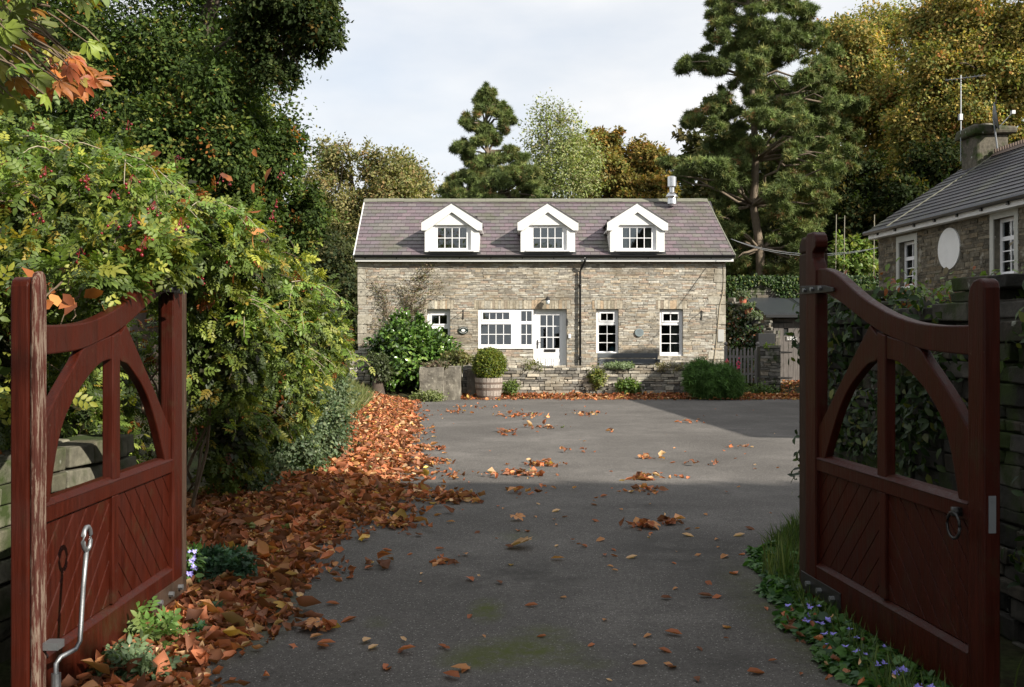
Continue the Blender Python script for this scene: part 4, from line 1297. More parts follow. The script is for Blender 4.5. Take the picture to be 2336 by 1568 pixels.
# ------------------------------------------------------------------ log shed, picket gate, bench, planters
def shed():
    t = thing('log_shed', 'lean-to log shed with black felt roof and grey plank door marked LOGS', 'shed', (9.8, 31.6, .27))
    rg = random.Random(8)
    yS = 30.6
    dx0, dx1, dz0, dz1 = bx(1766, yS), bx(1832, yS), .32, H + (VH - 727) * yS / F
    mb = MB(); mb.col = (.26, .235, .2)
    mb.plate(7.9, 12.4, .1, 2.38, [(dx0 - .04, dx1 + .04, .1, dz1 + .04)], yS, yS + .3)
    mb.box(7.9, 8.2, yS + .3, 32.7, .1, 2.38); mb.box(12.1, 12.4, yS + .3, 32.7, .1, 2.38)
    rubble_face(mb, 7.9, 12.4, .3, 2.3, [(dx0 - .1, dx1 + .1, 0, dz1 + .1)], yS, rg, BEIGE, hmin=.05, hmax=.12)
    mb.build('wall', 'rubble', t)
    mb = MB()
    a = [(7.75, yS - .25, 2.40), (12.6, yS - .25, 2.40), (12.6, 32.88, 2.98), (7.75, 32.88, 2.98)]
    b = [(x, y, z - .07) for x, y, z in a]
    mb.add(a + b, [(0, 1, 2, 3), (7, 6, 5, 4), (0, 4, 5, 1), (1, 5, 6, 2), (2, 6, 7, 3), (3, 7, 4, 0)])
    for x in (9.2, 10.7): mb.add([(x, yS - .26, 2.405), (x + .03, yS - .26, 2.405), (x + .03, 32.8, 2.995), (x, 32.8, 2.995), (x + .015, yS - .26, 2.43), (x + .015, 32.8, 3.02)], [(0, 4, 5, 3), (4, 1, 2, 5), (0, 1, 4)])
    mb.build('roof', 'felt_roof', t)
    MB().box(7.8, 12.5, yS - .30, yS - .23, 2.26, 2.345).build('fascia', 'plastic_black', t)
    MB().box(dx0 - .12, dx1 + .1, yS - .04, yS + .02, dz1 + .045, dz1 + .12).build('lintel', 'grey_wood', t)
    # door
    mb = MB()
    n = 6; wd = (dx1 - dx0) / n
    hx0, hx1 = dx0 + wd * 2.1, dx0 + wd * 3.05
    hz0, hz1 = H + (VH - 766) * yS / F, H + (VH - 749) * yS / F
    for i in range(n):
        a, b = dx0 + wd * i + .004, dx0 + wd * (i + 1) - .004
        mb.plate(a, b, dz0, dz1, [(hx0, hx1, hz0, hz1)], yS + .04 + rg.uniform(0, .006), yS + .075)
    d = mb.build('door', 'shed_wood', t, bevel=.004)
    MB().box(hx0 - .01, hx1 + .01, yS + .076, yS + .08, hz0 - .01, hz1 + .01).build('door_opening', 'plastic_black', d)
    for v in (736, 803.5, 862):
        z = H + (VH - v) * yS / F
        mb = MB(); mb.prism([(dx0 - .08, z - .03), (dx0 + .05, z - .035), (dx0 + .58, z - .008), (dx0 + .58, z + .008), (dx0 + .05, z + .035), (dx0 - .08, z + .03)], yS + .02, yS + .036)
        mb.build('strap_hinge', 'black_iron', d)
    z = H + (VH - 788) * yS / F
    MB().box(dx1 - .1, dx1 - .07, yS - .01, yS + .037, z - .09, z + .08).build('door_handle', 'black_iron', d)
    # the sign: four white letters on a grey board
    z1 = H + (VH - 769) * yS / F; z0 = H + (VH - 775.5) * yS / F
    xs = bx(1800.5, yS)
    MB().box(xs - .08, xs + .27, yS + .022, yS + .034, z0 - .025, z1 + .02).build('sign_board', 'grey_wood', d)
    hgt = z1 - z0; mb = MB(); q = yS + .014; e = yS + .021; st = .017
    x = xs - .05; lw = .048
    def bar(x0, x1, a, b): mb.box(x0, x1, q, e, z0 + a * hgt, z0 + b * hgt)
    for i, ch in enumerate('LOGS'):
        X = x + i * .073
        if ch == 'L': bar(X, X + st, .0, 1); bar(X + st, X + lw, 0, .22)
        if ch in 'OG': bar(X, X + st, 0, 1); bar(X + st, X + lw, 0, .2); bar(X + st, X + lw, .8, 1)
        if ch == 'O': bar(X + lw, X + lw + st * .8, 0, 1)
        if ch == 'G': bar(X + lw, X + lw + st * .8, 0, .5)
        if ch == 'S': bar(X, X + lw, .8, 1); bar(X, X + st, .5, .8); bar(X, X + lw, .4, .58); bar(X + lw - st, X + lw, .2, .4); bar(X, X + lw, 0, .2)
    mb.build('lettering', 'white_paint', d)
    MB().box(dx0 - .1, dx1 + .3, yS - .25, yS + .0, .12, .31).build('doorstep', 'cast_stone', t, bevel=.01)
shed()

def picket():
    y = 28.6
    x0, x1 = bx(1661, y), bx(1727, y)
    t = thing('picket_gate', 'grey weathered picket gate between the cottage corner and the stone pillar', 'gate', ((x0 + x1) / 2, y, .25))
    n = 8
    for i in range(n):
        x = x0 + (x1 - x0) * (i + .5) / n
        z1 = 1.36 - (.06 if i % 2 else 0)
        MB().prism([(x - .028, .32), (x + .028, .32), (x + .028, z1 - .04), (x, z1), (x - .028, z1 - .04)], y - .03, y - .012).build('picket', 'grey_wood', t)
    for z in (.55, 1.05): MB().box(x0, x1, y - .01, y + .03, z, z + .07).build('rail', 'grey_wood', t)
    for x in (x0 - .07, x1 + .02):
        mb = MB(); mb.box(x - .04, x + .04, y - .05, y + .04, .1, 1.40); mb.ball((x, y, 1.46), .055, 8)
        mb.build('post', 'grey_wood', t)
picket()

def bench():
    y = 29.35
    x0, x1 = bx(1364, y), bx(1502, y)
    zz = lambda v: H + (VH - v) * y / F
    t = thing('garden_bench', 'dark grey slatted garden bench standing against the cottage under the windows', 'bench', ((x0 + x1) / 2, y, .45))
    for z0, z1 in ((zz(816.5), zz(806)), (zz(829.5), zz(819.5))):
        MB().box(x0, x1, y + .12, y + .15, z0, z1).build('back_slat', 'bench_paint', t, bevel=.004)
    MB().box(x0, x1, y + .14, y + .17, .93, .955).build('back_slat', 'bench_paint', t, bevel=.004)
    for k in range(4): MB().box(x0, x1, y - .32 + k * .11, y - .23 + k * .11, .86, .885).build('seat_slat', 'bench_paint', t, bevel=.004)
    for x in (x0 + .03, x1 - .03):
        MB().prism([(y + .16, .45), (y + .22, .45), (y + .20, zz(807)), (y + .15, zz(807)), (y + .14, .9)], x - .03, x + .03, 'x').build('leg', 'bench_paint', t, bevel=.004)
        MB().box(x - .03, x + .03, y - .33, y - .27, .45, .86).build('leg', 'bench_paint', t, bevel=.004)
        MB().box(x - .04, x + .04, y - .34, y + .15, zz(822) , zz(819.5)).build('armrest', 'bench_paint', t, bevel=.004)
        MB().box(x - .03, x + .03, y - .33, y - .28, .86, zz(822)).build('arm_support', 'bench_paint', t, bevel=.004)
bench()

def foliage_thing(name, label, cat, base, lobes, n, size, palette, seed, **k):
    """a plant: crown plus a few stems"""
    return tree(name, label, base, lobes, n, size, palette, seed, cat=cat, crown_name='foliage', trunk_name='stem', **k)

def barrel():
    y = 26.2
    c = (bx(1115, y), y, .0)
    t = thing('barrel_planter', 'half whisky-barrel planter of faded staves and hoops at the foot of the low wall', 'planter', c)
    rg = random.Random(2)
    mb = MB()
    n = 22
    zz = [(.0, .30), (.18, .335), (.36, .36), (.57, .372)]
    for i in range(n):
        a0, a1 = 2 * math.pi * (i + .04) / n, 2 * math.pi * (i + .96) / n
        vs = []
        for z, r in zz:
            for rr in (r, r - .03):
                for a in (a0, a1): vs.append((c[0] + rr * math.cos(a), c[1] + rr * math.sin(a), z))
        fs = []
        for k in range(3):
            b = 4 * k
            fs += [(b, b + 1, b + 5, b + 4), (b + 2, b + 6, b + 7, b + 3), (b, b + 4, b + 6, b + 2), (b + 1, b + 3, b + 7, b + 5)]
        fs += [(12, 13, 15, 14)]
        mb.add(vs, fs)
    mb.build('stave', 'barrel_wood', t)
    for z0, z1, r0, r1 in ((.03, .10, .309, .324), (.24, .31, .347, .356), (.40, .455, .3635, .370)):
        MB().lathe(c, [(r0 - .004, z0), (r0, z0 + .001), (r1, z1 - .001), (r1 - .004, z1)], 30, False).build('hoop', 'red_ridge', t)
    MB().lathe(c, [(.33, .48), (.001, .53)], 20, False).build('compost', 'soil', t)
    rng = np.random.default_rng(9)
    foliage_thing('box_ball', 'clipped round box bush growing in the half-barrel planter', 'shrub', (c[0], y, .5), [((c[0] + .01, y, .93), (.40, .40, .40), 1)], 15000, .05,
                  [(3, (.11, .15, .02)), (2, (.15, .17, .02)), (1, (.06, .10, .02)), (1, (.19, .19, .03))], 9, shell=.86, per=12, spread=.06, trunk_r=.03, mat='leaf')
barrel()

def pot(u, v, y, r, h, mat, label, cat='flower pot', plant=True, seed=1):
    p = W(u, v, y)
    z = p.z
    mb = MB(); mb.lathe((p.x, y, z), [(r * .72, 0), (r * .95, h * .8), (r * 1.06, h * .8), (r * 1.06, h), (r * .95, h), (r * .9, h * .85)], 18)
    o = mb.build('flower_pot', mat, at=(p.x, y, z), smooth=False)
    tag(o, label, cat, 'pots on the stepped wall')
    if plant:
        foliage_thing('pot_plant', 'grey-green plant spilling from the ' + label, 'plant', (p.x, y, z + h), [((p.x, y, z + h + r * .5), (r * 1.5, r * 1.4, r * .8), 1)], 700, .07,
                      [(1, (.14, .18, .10)), (1, (.10, .14, .07)), (1, (.2, .22, .14))], seed, per=14, trunk_r=.01)
pot(1695, 692, 30.3, .13, .19, 'terracotta', 'upper terracotta pot on the stepped wall', seed=41)
pot(1707, 717, 30.2, .125, .18, 'terracotta', 'lower terracotta pot on the stepped wall', seed=42)
pot(1721, 739, 30.1, .15, .17, 'plastic_black', 'black plastic pot on the lowest step of the wall', seed=43)
tag(MB().box(bx(1729, 29.6), bx(1767, 29.6), 29.55, 29.9, H + (VH - 791) * 29.6 / F, H + (VH - 761) * 29.6 / F).build('planter_box', 'plastic_black', at=(bx(1748, 29.6), 29.7, H + (VH - 791) * 29.6 / F), bevel=.01),
    'black planter box standing above the stone pillar beside the shed door', 'planter')

def cable_and_canes():
    mb = MB()
    a, b = Vector((6.62, 29.8, 4.62)), Vector((9.05, 24.1, 3.85))
    for dz in (0, .05):
        pts = [a.lerp(b, i / 16) - Vector((0, 0, (.30 + dz) * 4 * (i / 16) * (1 - i / 16))) for i in range(17)]
        mb.tube(pts, .007, 5)
    tag(mb.build('overhead_cable', 'cable_white', at=a), 'twin white cable slung from the cottage eaves to the neighbouring house', 'cable')
    for (u, v0, v1, lab) in ((1908, 490, 620, 'leftmost thin bamboo cane above the ivy wall'), (1927, 492, 620, 'tall pale bamboo cane second from the left above the ivy wall'), (1995, 490, 625, 'bamboo cane nearest the neighbouring house above the ivy wall')):
        y = 33.9
        p, q = W(u, v0, y), W(u - 2, v1, y); q.z = 3.5
        tag(MB().tube([q, p], .016, 5).build('bamboo_cane', 'pale_bark', at=q), lab, 'garden cane', 'canes above the ivy wall')
cable_and_canes()

# added unseen hedge, its top cut to shape the shadow on the near drive
def shadow_hedge():
    t = thing('shadow_caster_hedge', 'unseen conifer hedge added behind the viewer to cast the shadow on the near drive', 'hedge', (9, 0, 0))
    x0, x1 = 3.9, 24
    mb = MB()
    mb.prism([(x0 + .1, .5), (x1, .5), (x1, 10.05), (12, 10.05), (10, 9.8), (8.2, 8.8), (7.4, 7.5), (6.6, 6.3), (5.0, 4.4), (x0 + .1, 4.1)], -.35, .15)
    mb.build('shadow_core', 'dark_interior', t)
    rng = np.random.default_rng(12)
    n = 34000
    x = rng.uniform(x0, x1, n); z = rng.uniform(.1, 10.1, n); y = rng.choice((-.5, .3), n) + rng.normal(0, .06, n)
    top = rng.random(n) < .15; z[top] = 10.05 + rng.normal(0, .05, top.sum()); y[top] = rng.uniform(-.5, .3, top.sum())
    end = rng.random(n) < .08; x[end] = x0 + rng.normal(0, .06, end.sum()); y[end] = rng.uniform(-.5, .3, end.sum())
    P_ = np.stack([x, y, z], 1)
    P_ = P_[P_[:, 2] < np.interp(P_[:, 0], [3.7, 5.0, 6.6, 7.4, 8.2, 10, 12], [4.15, 4.45, 6.35, 7.55, 8.85, 9.85, 10.1]) + .1]; n = len(P_)
    scatter('foliage', P_quad(), P_, rng.normal(size=P_.shape), rng.normal(size=P_.shape), .22 * rng.uniform(.6, 1.2, n), pick(rng, [(1, (.03, .05, .015)), (1, (.045, .07, .02))], n), 'leaf', t)
    mb = MB()
    for k in range(12): mb.tube([(x0 + .6 + k * 1.5, -.1, -.1), (x0 + .6 + k * 1.5, -.1, 1.0)], .12, 7)
    mb.build('trunk', 'bark', t)
shadow_hedge()
# ------------------------------------------------------------------ trees and hedges
DG = [(4, (.030, .050, .012)), (3, (.045, .070, .016)), (2, (.020, .034, .009)), (1.2, (.085, .105, .022)), (.35, (.14, .12, .03)), (.12, (.20, .08, .02))]
DG = [(w_, tuple(1.5 * q for q in c_)) for w_, c_ in DG]
tree('beech_tree', 'massive dark green beech filling the upper left with branches hanging into the sky', (-8.2, 21.5, 0),
     [lobe(420, 150, 330, 230, 21, 1.3), lobe(230, 320, 260, 190, 19.5), lobe(595, 370, 150, 160, 20, 1.3), lobe(645, 500, 95, 120, 20, 1.3), lobe(640, 330, 70, 70, 20, .8), lobe(120, 60, 200, 160, 22),
      lobe(480, 300, 170, 170, 19, 1.3), lobe(600, 600, 110, 90, 21), lobe(520, -160, 380, 200, 20, .6), lobe(500, 500, 150, 150, 19.5, 1), lobe(30, 300, 150, 200, 21, .8)],
     190000, .095, DG, 101, trunk_r=.42, per=30, spread=.16, shell=.5, mat='far_leaf', sub=9, group='trees', twigs=2)
tree('overhanging_branch', 'drooping leafy beech branch silhouetted against the sky at top centre-left', (-7.6, 20.5, 6.5),
     [lobe(650, 50, 130, 95, 18, 1.0), lobe(745, 40, 58, 95, 18, 1.0), lobe(650, 165, 50, 45, 18, .9), lobe(590, 110, 75, 80, 18.4, 1.0), lobe(680, 0, 120, 60, 18, 1)],
     19000, .09, [(3, (.03, .048, .014)), (1, (.07, .09, .03)), (.3, (.12, .08, .02))], 102, trunk_r=.09, per=20, spread=.24, shell=.3, cat='branch', twigs=6, sub=12, mat='far_leaf')

HEDGE = [(4, (.105, .15, .028)), (3, (.075, .115, .022)), (2.5, (.16, .195, .034)), (1.4, (.24, .25, .04)), (2, (.045, .07, .016)), (.5, (.28, .21, .035)), (.35, (.24, .075, .02))]
SPRAY = P_spray(P_leaf())
def hedge():
    t = thing('rose_hedge', 'tall tangled rose hedge with red hips spilling over the left gate', 'hedge', (-3.6, 7.5, 0))
    rng = np.random.default_rng(55)
    lobes = [lobe(40, 470, 250, 175, 7.0, 1), lobe(240, 500, 200, 150, 7.2, 1.2), lobe(420, 570, 160, 135, 7.8, 1.1), lobe(540, 600, 120, 110, 8.6, 1.1), lobe(600, 700, 125, 120, 9.4, 1.1), lobe(690, 740, 95, 110, 10.8, 1),
             lobe(740, 790, 60, 75, 13, .8), lobe(500, 790, 120, 150, 8.6, 1), lobe(620, 880, 100, 120, 10.4, 1), lobe(520, 980, 75, 130, 9.4, 1), lobe(150, 610, 190, 75, 5.4, .9), lobe(330, 600, 90, 80, 5.5, 1.0), lobe(200, 650, 130, 40, 4.9, .7, .25), lobe(345, 615, 60, 45, 5.3, .8, .25), lobe(390, 575, 55, 60, 5.35, 1.0, .3), lobe(300, 560, 80, 50, 5.3, .8, .3), ((-2.85, 5.0, 1.55), (.35, 1.3, .5), 1.0), ((-4.2, 6.5, 1.1), (1.0, 1.6, 1.1), .8), ((-3.3, 6.9, .8), (.5, .9, .8), .8), ((-4.3, 8.8, 1.0), (.9, 1.5, 1.1), .7),
             lobe(-60, 700, 90, 250, 6, .8), lobe(640, 1000, 70, 90, 11, .6), lobe(170, 480, 250, 110, 6.2, .6), lobe(690, 640, 55, 50, 11, .5), lobe(760, 700, 35, 50, 14, .4)]
    P_, D, N, C = cloud(rng, lobes, 46000, 16, .11, .62, 1, .25, .8, .55)
    rt = np.interp(5.76 - P_[:, 1], [-.3, 0, .15, .17, .4, .77, 1.16, 1.75, 1.76, 1.9], [2.1, 2.12, 2.1, 1.98, 1.9, 1.76, 1.66, 1.62, 1.88, 1.9])
    keep = ~((P_[:, 0] > -2.06) & (P_[:, 1] < 6.15) & (P_[:, 2] < rt)) & (P_[:, 2] > .1) & ~((P_[:, 0] > -1.80) & (P_[:, 1] < 9))
    P_, D, N, C = P_[keep], D[keep], N[keep], C[keep]
    cols = pick(rng, HEDGE, len(P_), .16, C)
    scatter('foliage', SPRAY, P_, D, N, .082 * rng.uniform(.6, 1.3, len(P_)), cols, 'leaf', t)
    # dark inner growth
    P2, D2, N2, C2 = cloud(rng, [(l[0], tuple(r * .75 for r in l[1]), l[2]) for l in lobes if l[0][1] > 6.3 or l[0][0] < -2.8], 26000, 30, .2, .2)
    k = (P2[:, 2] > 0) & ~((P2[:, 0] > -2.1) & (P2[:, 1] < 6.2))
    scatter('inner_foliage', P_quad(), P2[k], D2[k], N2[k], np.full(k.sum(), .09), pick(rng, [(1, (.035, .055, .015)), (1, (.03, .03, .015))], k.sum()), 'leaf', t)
    rg = random.Random(6)
    mb = MB()
    for i in range(260):
        l = rg.choice(lobes)
        c = Vector(l[0]); r = l[1]
        d = Vector([rg.gauss(0, 1) for _ in range(3)]).normalized()
        a = c + Vector((d.x * r[0], d.y * r[1], d.z * r[2])) * rg.uniform(.2, .7)
        b = c + Vector((d.x * r[0], d.y * r[1], d.z * r[2])) * rg.uniform(1.0, 1.18) + Vector((rg.uniform(-.1, .1), 0, -.12))
        if max(a.x, b.x) > -2.06 and min(a.y, b.y) < 6 and min(a.z, b.z) < 1.95: continue
        if max(a.x, b.x) > -1.75: continue
        limb(mb, a, b, .006, .002, rg, 4, .10, 4)
    for x, y, z in ((-3.6, 8, 2.2), (-3.3, 9.4, 2), (-3.2, 11, 1.7), (-4.2, 7, 2.4), (-2.9, 8.6, 1.6)):
        for k in range(5): limb(mb, (x + rg.uniform(-.2, .2), y + rg.uniform(-.2, .2), -.05), (x + rg.uniform(-.6, .6), y + rg.uniform(-.6, .6), z), .018, .006, rg, 6, .09, 5)
    mb.build('stem', 'twig', t)
    # long arching shoots hanging in front and out to the right
    mb = MB(); SP, SD, SN = [], [], []
    for i in range(64):
        l = rg.choice(lobes[:12]); c = Vector(l[0]); r = l[1]
        th = rg.uniform(-.6, 1.9)
        a = c + Vector((math.sin(th) * r[0] * .8, -r[1] * .7, math.cos(th) * r[2] * .8))
        L_ = rg.uniform(.35, .8); dxy = Vector((rg.uniform(-.1, .9), rg.uniform(-.6, .1), 0)).normalized()
        pts = [a + dxy * L_ * s_ + Vector((0, 0, .28 * s_ - .62 * s_ * s_)) * L_ for s_ in (0, .2, .4, .6, .8, 1)]
        if any(p.x > -2.06 and p.y < 6.0 and p.z < 1.95 for p in pts) or any(p.x > -1.7 for p in pts): continue
        mb.tube(pts, [.005, .004, .004, .003, .0025, .002], 4)
        for k in range(14):
            s_ = rg.uniform(.1, 1); j = min(4, int(s_ * 5)); p = pts[j].lerp(pts[j + 1], s_ * 5 - j)
            SP.append(p); SD.append((rg.gauss(0, 1), rg.gauss(0, .8), rg.gauss(-.3, .5))); SN.append((rg.gauss(0, .4), rg.gauss(-.3, .4), 1))
    mb.build('shoot', 'pale_twig', t)
    SP = np.array([tuple(p) for p in SP]); 
    scatter('shoot_foliage', SPRAY, SP, np.array(SD), np.array(SN), .095 * rng.uniform(.6, 1.2, len(SP)), pick(rng, [(3, (.16, .25, .045)), (2, (.12, .2, .04)), (1, (.3, .32, .06)), (.3, (.4, .28, .05))], len(SP)), 'leaf', t)
    # clusters of hips
    spots = [(75, 300), (215, 270), (225, 262), (150, 345), (255, 455), (300, 515), (10, 385), (260, 525), (505, 410), (640, 405), (470, 460), (455, 640), (715, 660), (405, 370), (90, 505), (330, 565), (100, 400), (395, 375),
             (630, 470), (560, 510), (445, 990), (410, 520), (520, 600), (300, 420), (195, 420), (430, 455), (610, 560), (180, 590), (620, 500), (520, 420), (350, 480), (290, 290)]
    for (u, v) in spots:
        # nearest front surface of the lobes along the sight line
        best = None
        for l in lobes:
            c, r = l[0], l[1]
            du, dv = (u - (UC + c[0] * F / c[1])) / (r[0] * F / c[1]), (v - (VH - (c[2] - H) * F / c[1])) / (r[2] * F / c[1])
            q = du * du + dv * dv
            if q < 1:
                yy_ = c[1] - r[1] * math.sqrt(1 - q) * .98
                if best is None or yy_ < best: best = yy_
        if best is None: best = 8.0
        best = max(best - .06, 4.8)
        p = W(u, v, best)
        mb = MB()
        for k in range(rg.randint(3, 6)):
            q = p + Vector((rg.gauss(0, .022), rg.gauss(0, .02), rg.gauss(0, .022)))
            mb.ball(q, rg.uniform(.0065, .010), 6)
            mb.tube([q, p + Vector((0, .02, .06))], .0015, 3)
        mb.build('berry_cluster', 'berry', t, smooth=True)
    # dead chestnut leaves caught in the hedge
    n = 46
    us = rng.uniform(0, 620, n); vs = rng.uniform(330, 720, n)
    pp = []
    for u, v in zip(us, vs):
        y = 6.1 + (u / 620) * 1.5 - (0.9 if v > 600 else 0)
        pp.append(tuple(W(u, v, y)))
    for (u, v) in ((115, 690), (135, 700), (170, 680), (190, 690), (210, 680), (240, 695), (100, 660), (150, 670), (270, 690)): pp.append((-1.98 + rng.uniform(-.03, .03), (1.97 * F / (UC - u)), 1.58 + (VH - v) * (1.97 * F / (UC - u)) / F))
    pp = np.array(pp)
    pp = pp[~((pp[:, 0] > -1.9) & (pp[:, 1] < 6))]
    m = len(pp)
    scatter('dead_foliage', P_leaf(), pp, rng.normal(size=(m, 3)), rng.normal(size=(m, 3)) + (0, -1, .6), rng.uniform(.07, .13, m), pick(rng, [(2, (.30, .10, .03)), (1, (.36, .16, .05)), (1, (.16, .05, .02))], m), 'dry_leaf', t)
hedge()

# bluish fine-leaved shrub leaning over the leaves
foliage_thing('cotoneaster_shrub', 'low feathery blue-green shrub arching over the fallen leaves', 'shrub', (-2.6, 12.6, 0),
    [lobe(690, 950, 95, 95, 12.2, 1), lobe(630, 1030, 95, 85, 10.9, 1.1), lobe(735, 990, 60, 70, 12.4, .9), lobe(740, 900, 60, 55, 14, .8), lobe(560, 1090, 70, 60, 9.7, .8), lobe(690, 1060, 50, 45, 11.3, .8)], 42000, .05,
    [(3, (.085, .125, .06)), (2, (.12, .16, .085)), (1, (.045, .08, .035)), (.8, (.17, .2, .10))], 71, per=40, spread=.14, shell=.5, trunk_r=.03, twigs=9, bark='twig', up=.3)

CHEST = [(5, (.17, .22, .035)), (3, (.11, .17, .03)), (2, (.30, .28, .045)), (1, (.36, .17, .035)), (.6, (.30, .085, .03)), (.6, (.10, .12, .03))]
def chestnut():
    t = thing('horse_chestnut', 'horse chestnut turning yellow and orange whose low spray hangs into the top left corner', 'tree', (-7.5, -2.5, 0))
    rng = np.random.default_rng(77); rg = random.Random(77)
    pts = []
    for k in range(330):
        u, v = rng.uniform(-220, 230), rng.uniform(-150, 250)
        if v > 250 - .3 * max(0, u) or (u > 110 and (v < 95 or v > 190)): 
            if not (u > 60 and v < 0): continue
        pts.append(tuple(W(u, v, rng.uniform(3.1, 4.1))))
    for q in ((190, 140), (150, 165), (120, 185), (205, 160), (100, 210), (60, 190), (30, 60), (90, 30), (60, 110), (20, 140), (110, 60), (180, -5), (250, -15), (330, -20), (60, 240), (130, 225)): pts.append(tuple(W(q[0] - 25, q[1] - 12, rng.uniform(3.2, 3.7))))
    P_ = np.array(pts); m = len(P_)
    D = rng.normal(size=(m, 3)) * .5 + (.9, 0, -.35)
    N = rng.normal(size=(m, 3)) * .4 + (.1, -.55, .7)
    u_ = UC + P_[:, 0] * F / P_[:, 1]
    cols = pick(rng, CHEST, m, .2)
    orange = (u_ > 105) & (VH - (P_[:, 2] - H) * F / P_[:, 1] > 110)
    cols[orange] = pick(rng, [(3, (.34, .12, .03)), (2, (.33, .085, .03)), (1, (.3, .24, .05))], orange.sum())
    v, f = P_palm(); v[:, 2] -= .25 * v[:, 0] ** 2
    scatter('foliage', (v, f), P_, D, N, rng.uniform(.055, .085, m), cols, 'leaf', t, warp=.03)
    mb = MB()
    for p in pts:
        p = Vector(p); limb(mb, p + Vector((-.16, .03, .12)), p, .004, .0025, rg, 3, .05, 4)
    for k in range(7):
        a = W(-250, -120 + 60 * k, 3.5); b = W(80 + rg.uniform(-40, 90), -30 + 45 * k, 3.5)
        limb(mb, a, b, .014, .004, rg, 5, .05, 6)
    mb.build('twig', 'twig', t)
    # rest of the tree, out of view; crown shaped to block skylight from the foreground
    L0 = [((-6.5, -3, 6.5), (3.6, 3.2, 2.2), 1), ((-3.6, -2.2, 5.6), (2.4, 2.4, 1.5), 1), ((-7.5, 0.6, 5.6), (2.4, 2.0, 1.6), 1), ((-1.2, -3.0, 6.6), (2.2, 2.0, 1.2), .8), ((-5.4, .3, 5.0), (1.6, 1.2, 1.0), .8), ((-.9, -.4, 5.9), (1.8, 1.6, .9), .9), ((2.2, -2.5, 6.2), (2.4, 1.8, 1.2), .8)]
    Q, D2, N2, C2 = cloud(rng, L0, 22000, 20, .2, .45)
    k = ~((Q[:, 1] > .3) & (Q[:, 0] > -.56 * Q[:, 1] - .25) & (Q[:, 2] < 1.58 + .38 * Q[:, 1] + .5))
    scatter('crown', P_quad(), Q[k], D2[k], N2[k], .24 * rng.uniform(.6, 1.3, k.sum()), pick(rng, CHEST, k.sum(), .2, None), 'leaf', t)
    mb = MB()
    tr = limb(mb, (-7.5, -2.5, -.2), (-6.6, -2.8, 6.8), .33, .10, rg, 8, .02, 10)
    for l in L0: limb(mb, tr[4], l[0], .12, .03, rg, 5, .05, 7)
    limb(mb, tr[3], tuple(W(-250, -100, 3.5)), .09, .02, rg, 6, .04, 6)
    mb.build('trunk', 'bark', t, smooth=True)
chestnut()

# --- behind the cottage
OLIVE = [(3, (.075, .075, .028)), (3, (.095, .085, .035)), (2, (.055, .065, .025)), (1, (.12, .10, .05)), (.7, (.11, .075, .035))]
OLIVE = [(w_, tuple(2.3 * q for q in c_)) for w_, c_ in OLIVE]
tree('hillside_tree', 'rounded olive-brown tree on the hillside left of the cottage roof', W(830, 620, 58), [lobe(850, 470, 150, 130, 58), lobe(760, 460, 120, 140, 56), lobe(930, 490, 95, 100, 60), lobe(800, 400, 110, 70, 58), lobe(890, 440, 90, 70, 58), lobe(955, 470, 60, 60, 60), lobe(870, 540, 120, 80, 56), lobe(760, 600, 110, 120, 52, 1), lobe(850, 610, 120, 100, 55), lobe(980, 480, 40, 50, 64, .6)], 100000, .20, OLIVE, 201, trunk_r=.4, per=30, spread=.18, twigs=8, sub=8, mat='far_leaf')
tree('hillside_tree', 'smaller grey-green tree low against the left end of the cottage', W(760, 700, 42), [lobe(760, 640, 90, 110, 42), lobe(800, 720, 60, 90, 40), lobe(700, 560, 80, 90, 44)], 26000, .17, [(2, (.05, .06, .022)), (1, (.075, .07, .03)), (1, (.03, .045, .02))], 202, trunk_r=.25, per=30, sub=8, mat='far_leaf')
PINE = [(4, (.115, .155, .048)), (2, (.155, .19, .06)), (1.2, (.07, .10, .035)), (.9, (.19, .18, .06)), (.3, (.20, .11, .05))]
def pine_lobes(spec, y, dens=1, k=1.0):
    return [((lambda l: (l[0], l[1], l[2]))(lobe(u, v, ru * (.55 + .45 * k), rv * k, y + dy, dens, depth=ru * y / F * .8))) for (u, v, ru, rv, dy) in spec]
TUFT = P_tuft(8, .075)
def envelope(env, y, n, seed, rr=(22, 48), flat=.38, depth=1.0, trunk=None):
    """ragged conifer: n flat foliage bosses strewn inside the outline env = [(v, u left, u right)]"""
    rg = random.Random(seed)
    vs = [e[0] for e in env]; out = []
    while len(out) < n:
        v = rg.uniform(vs[0], vs[-1]); a, b = np.interp(v, vs, [e[1] for e in env]), np.interp(v, vs, [e[2] for e in env])
        if rg.random() > (b - a) / max(e[2] - e[1] for e in env) + .08: continue
        m, hw = (a + b) / 2, (b - a) / 2
        t = rg.uniform(-1, 1); t = math.copysign(abs(t) ** .8, t)
        u = m + hw * t
        dy = rg.uniform(-1, 1) * hw * math.sqrt(max(0, 1 - t * t)) * y / F * depth
        r = rg.uniform(*rr) * (.55 + .45 * (1 - abs(t))) * min(1, .5 + hw / 120)
        if trunk and v > trunk[1] and abs(u - trunk[0]) < 16 + r * .8: dy = abs(dy)
        l = lobe(u, v, r, r * flat * rg.uniform(.7, 1.4), y + dy, 1, depth=r * y / F * .8)
        out.append(l)
    return out
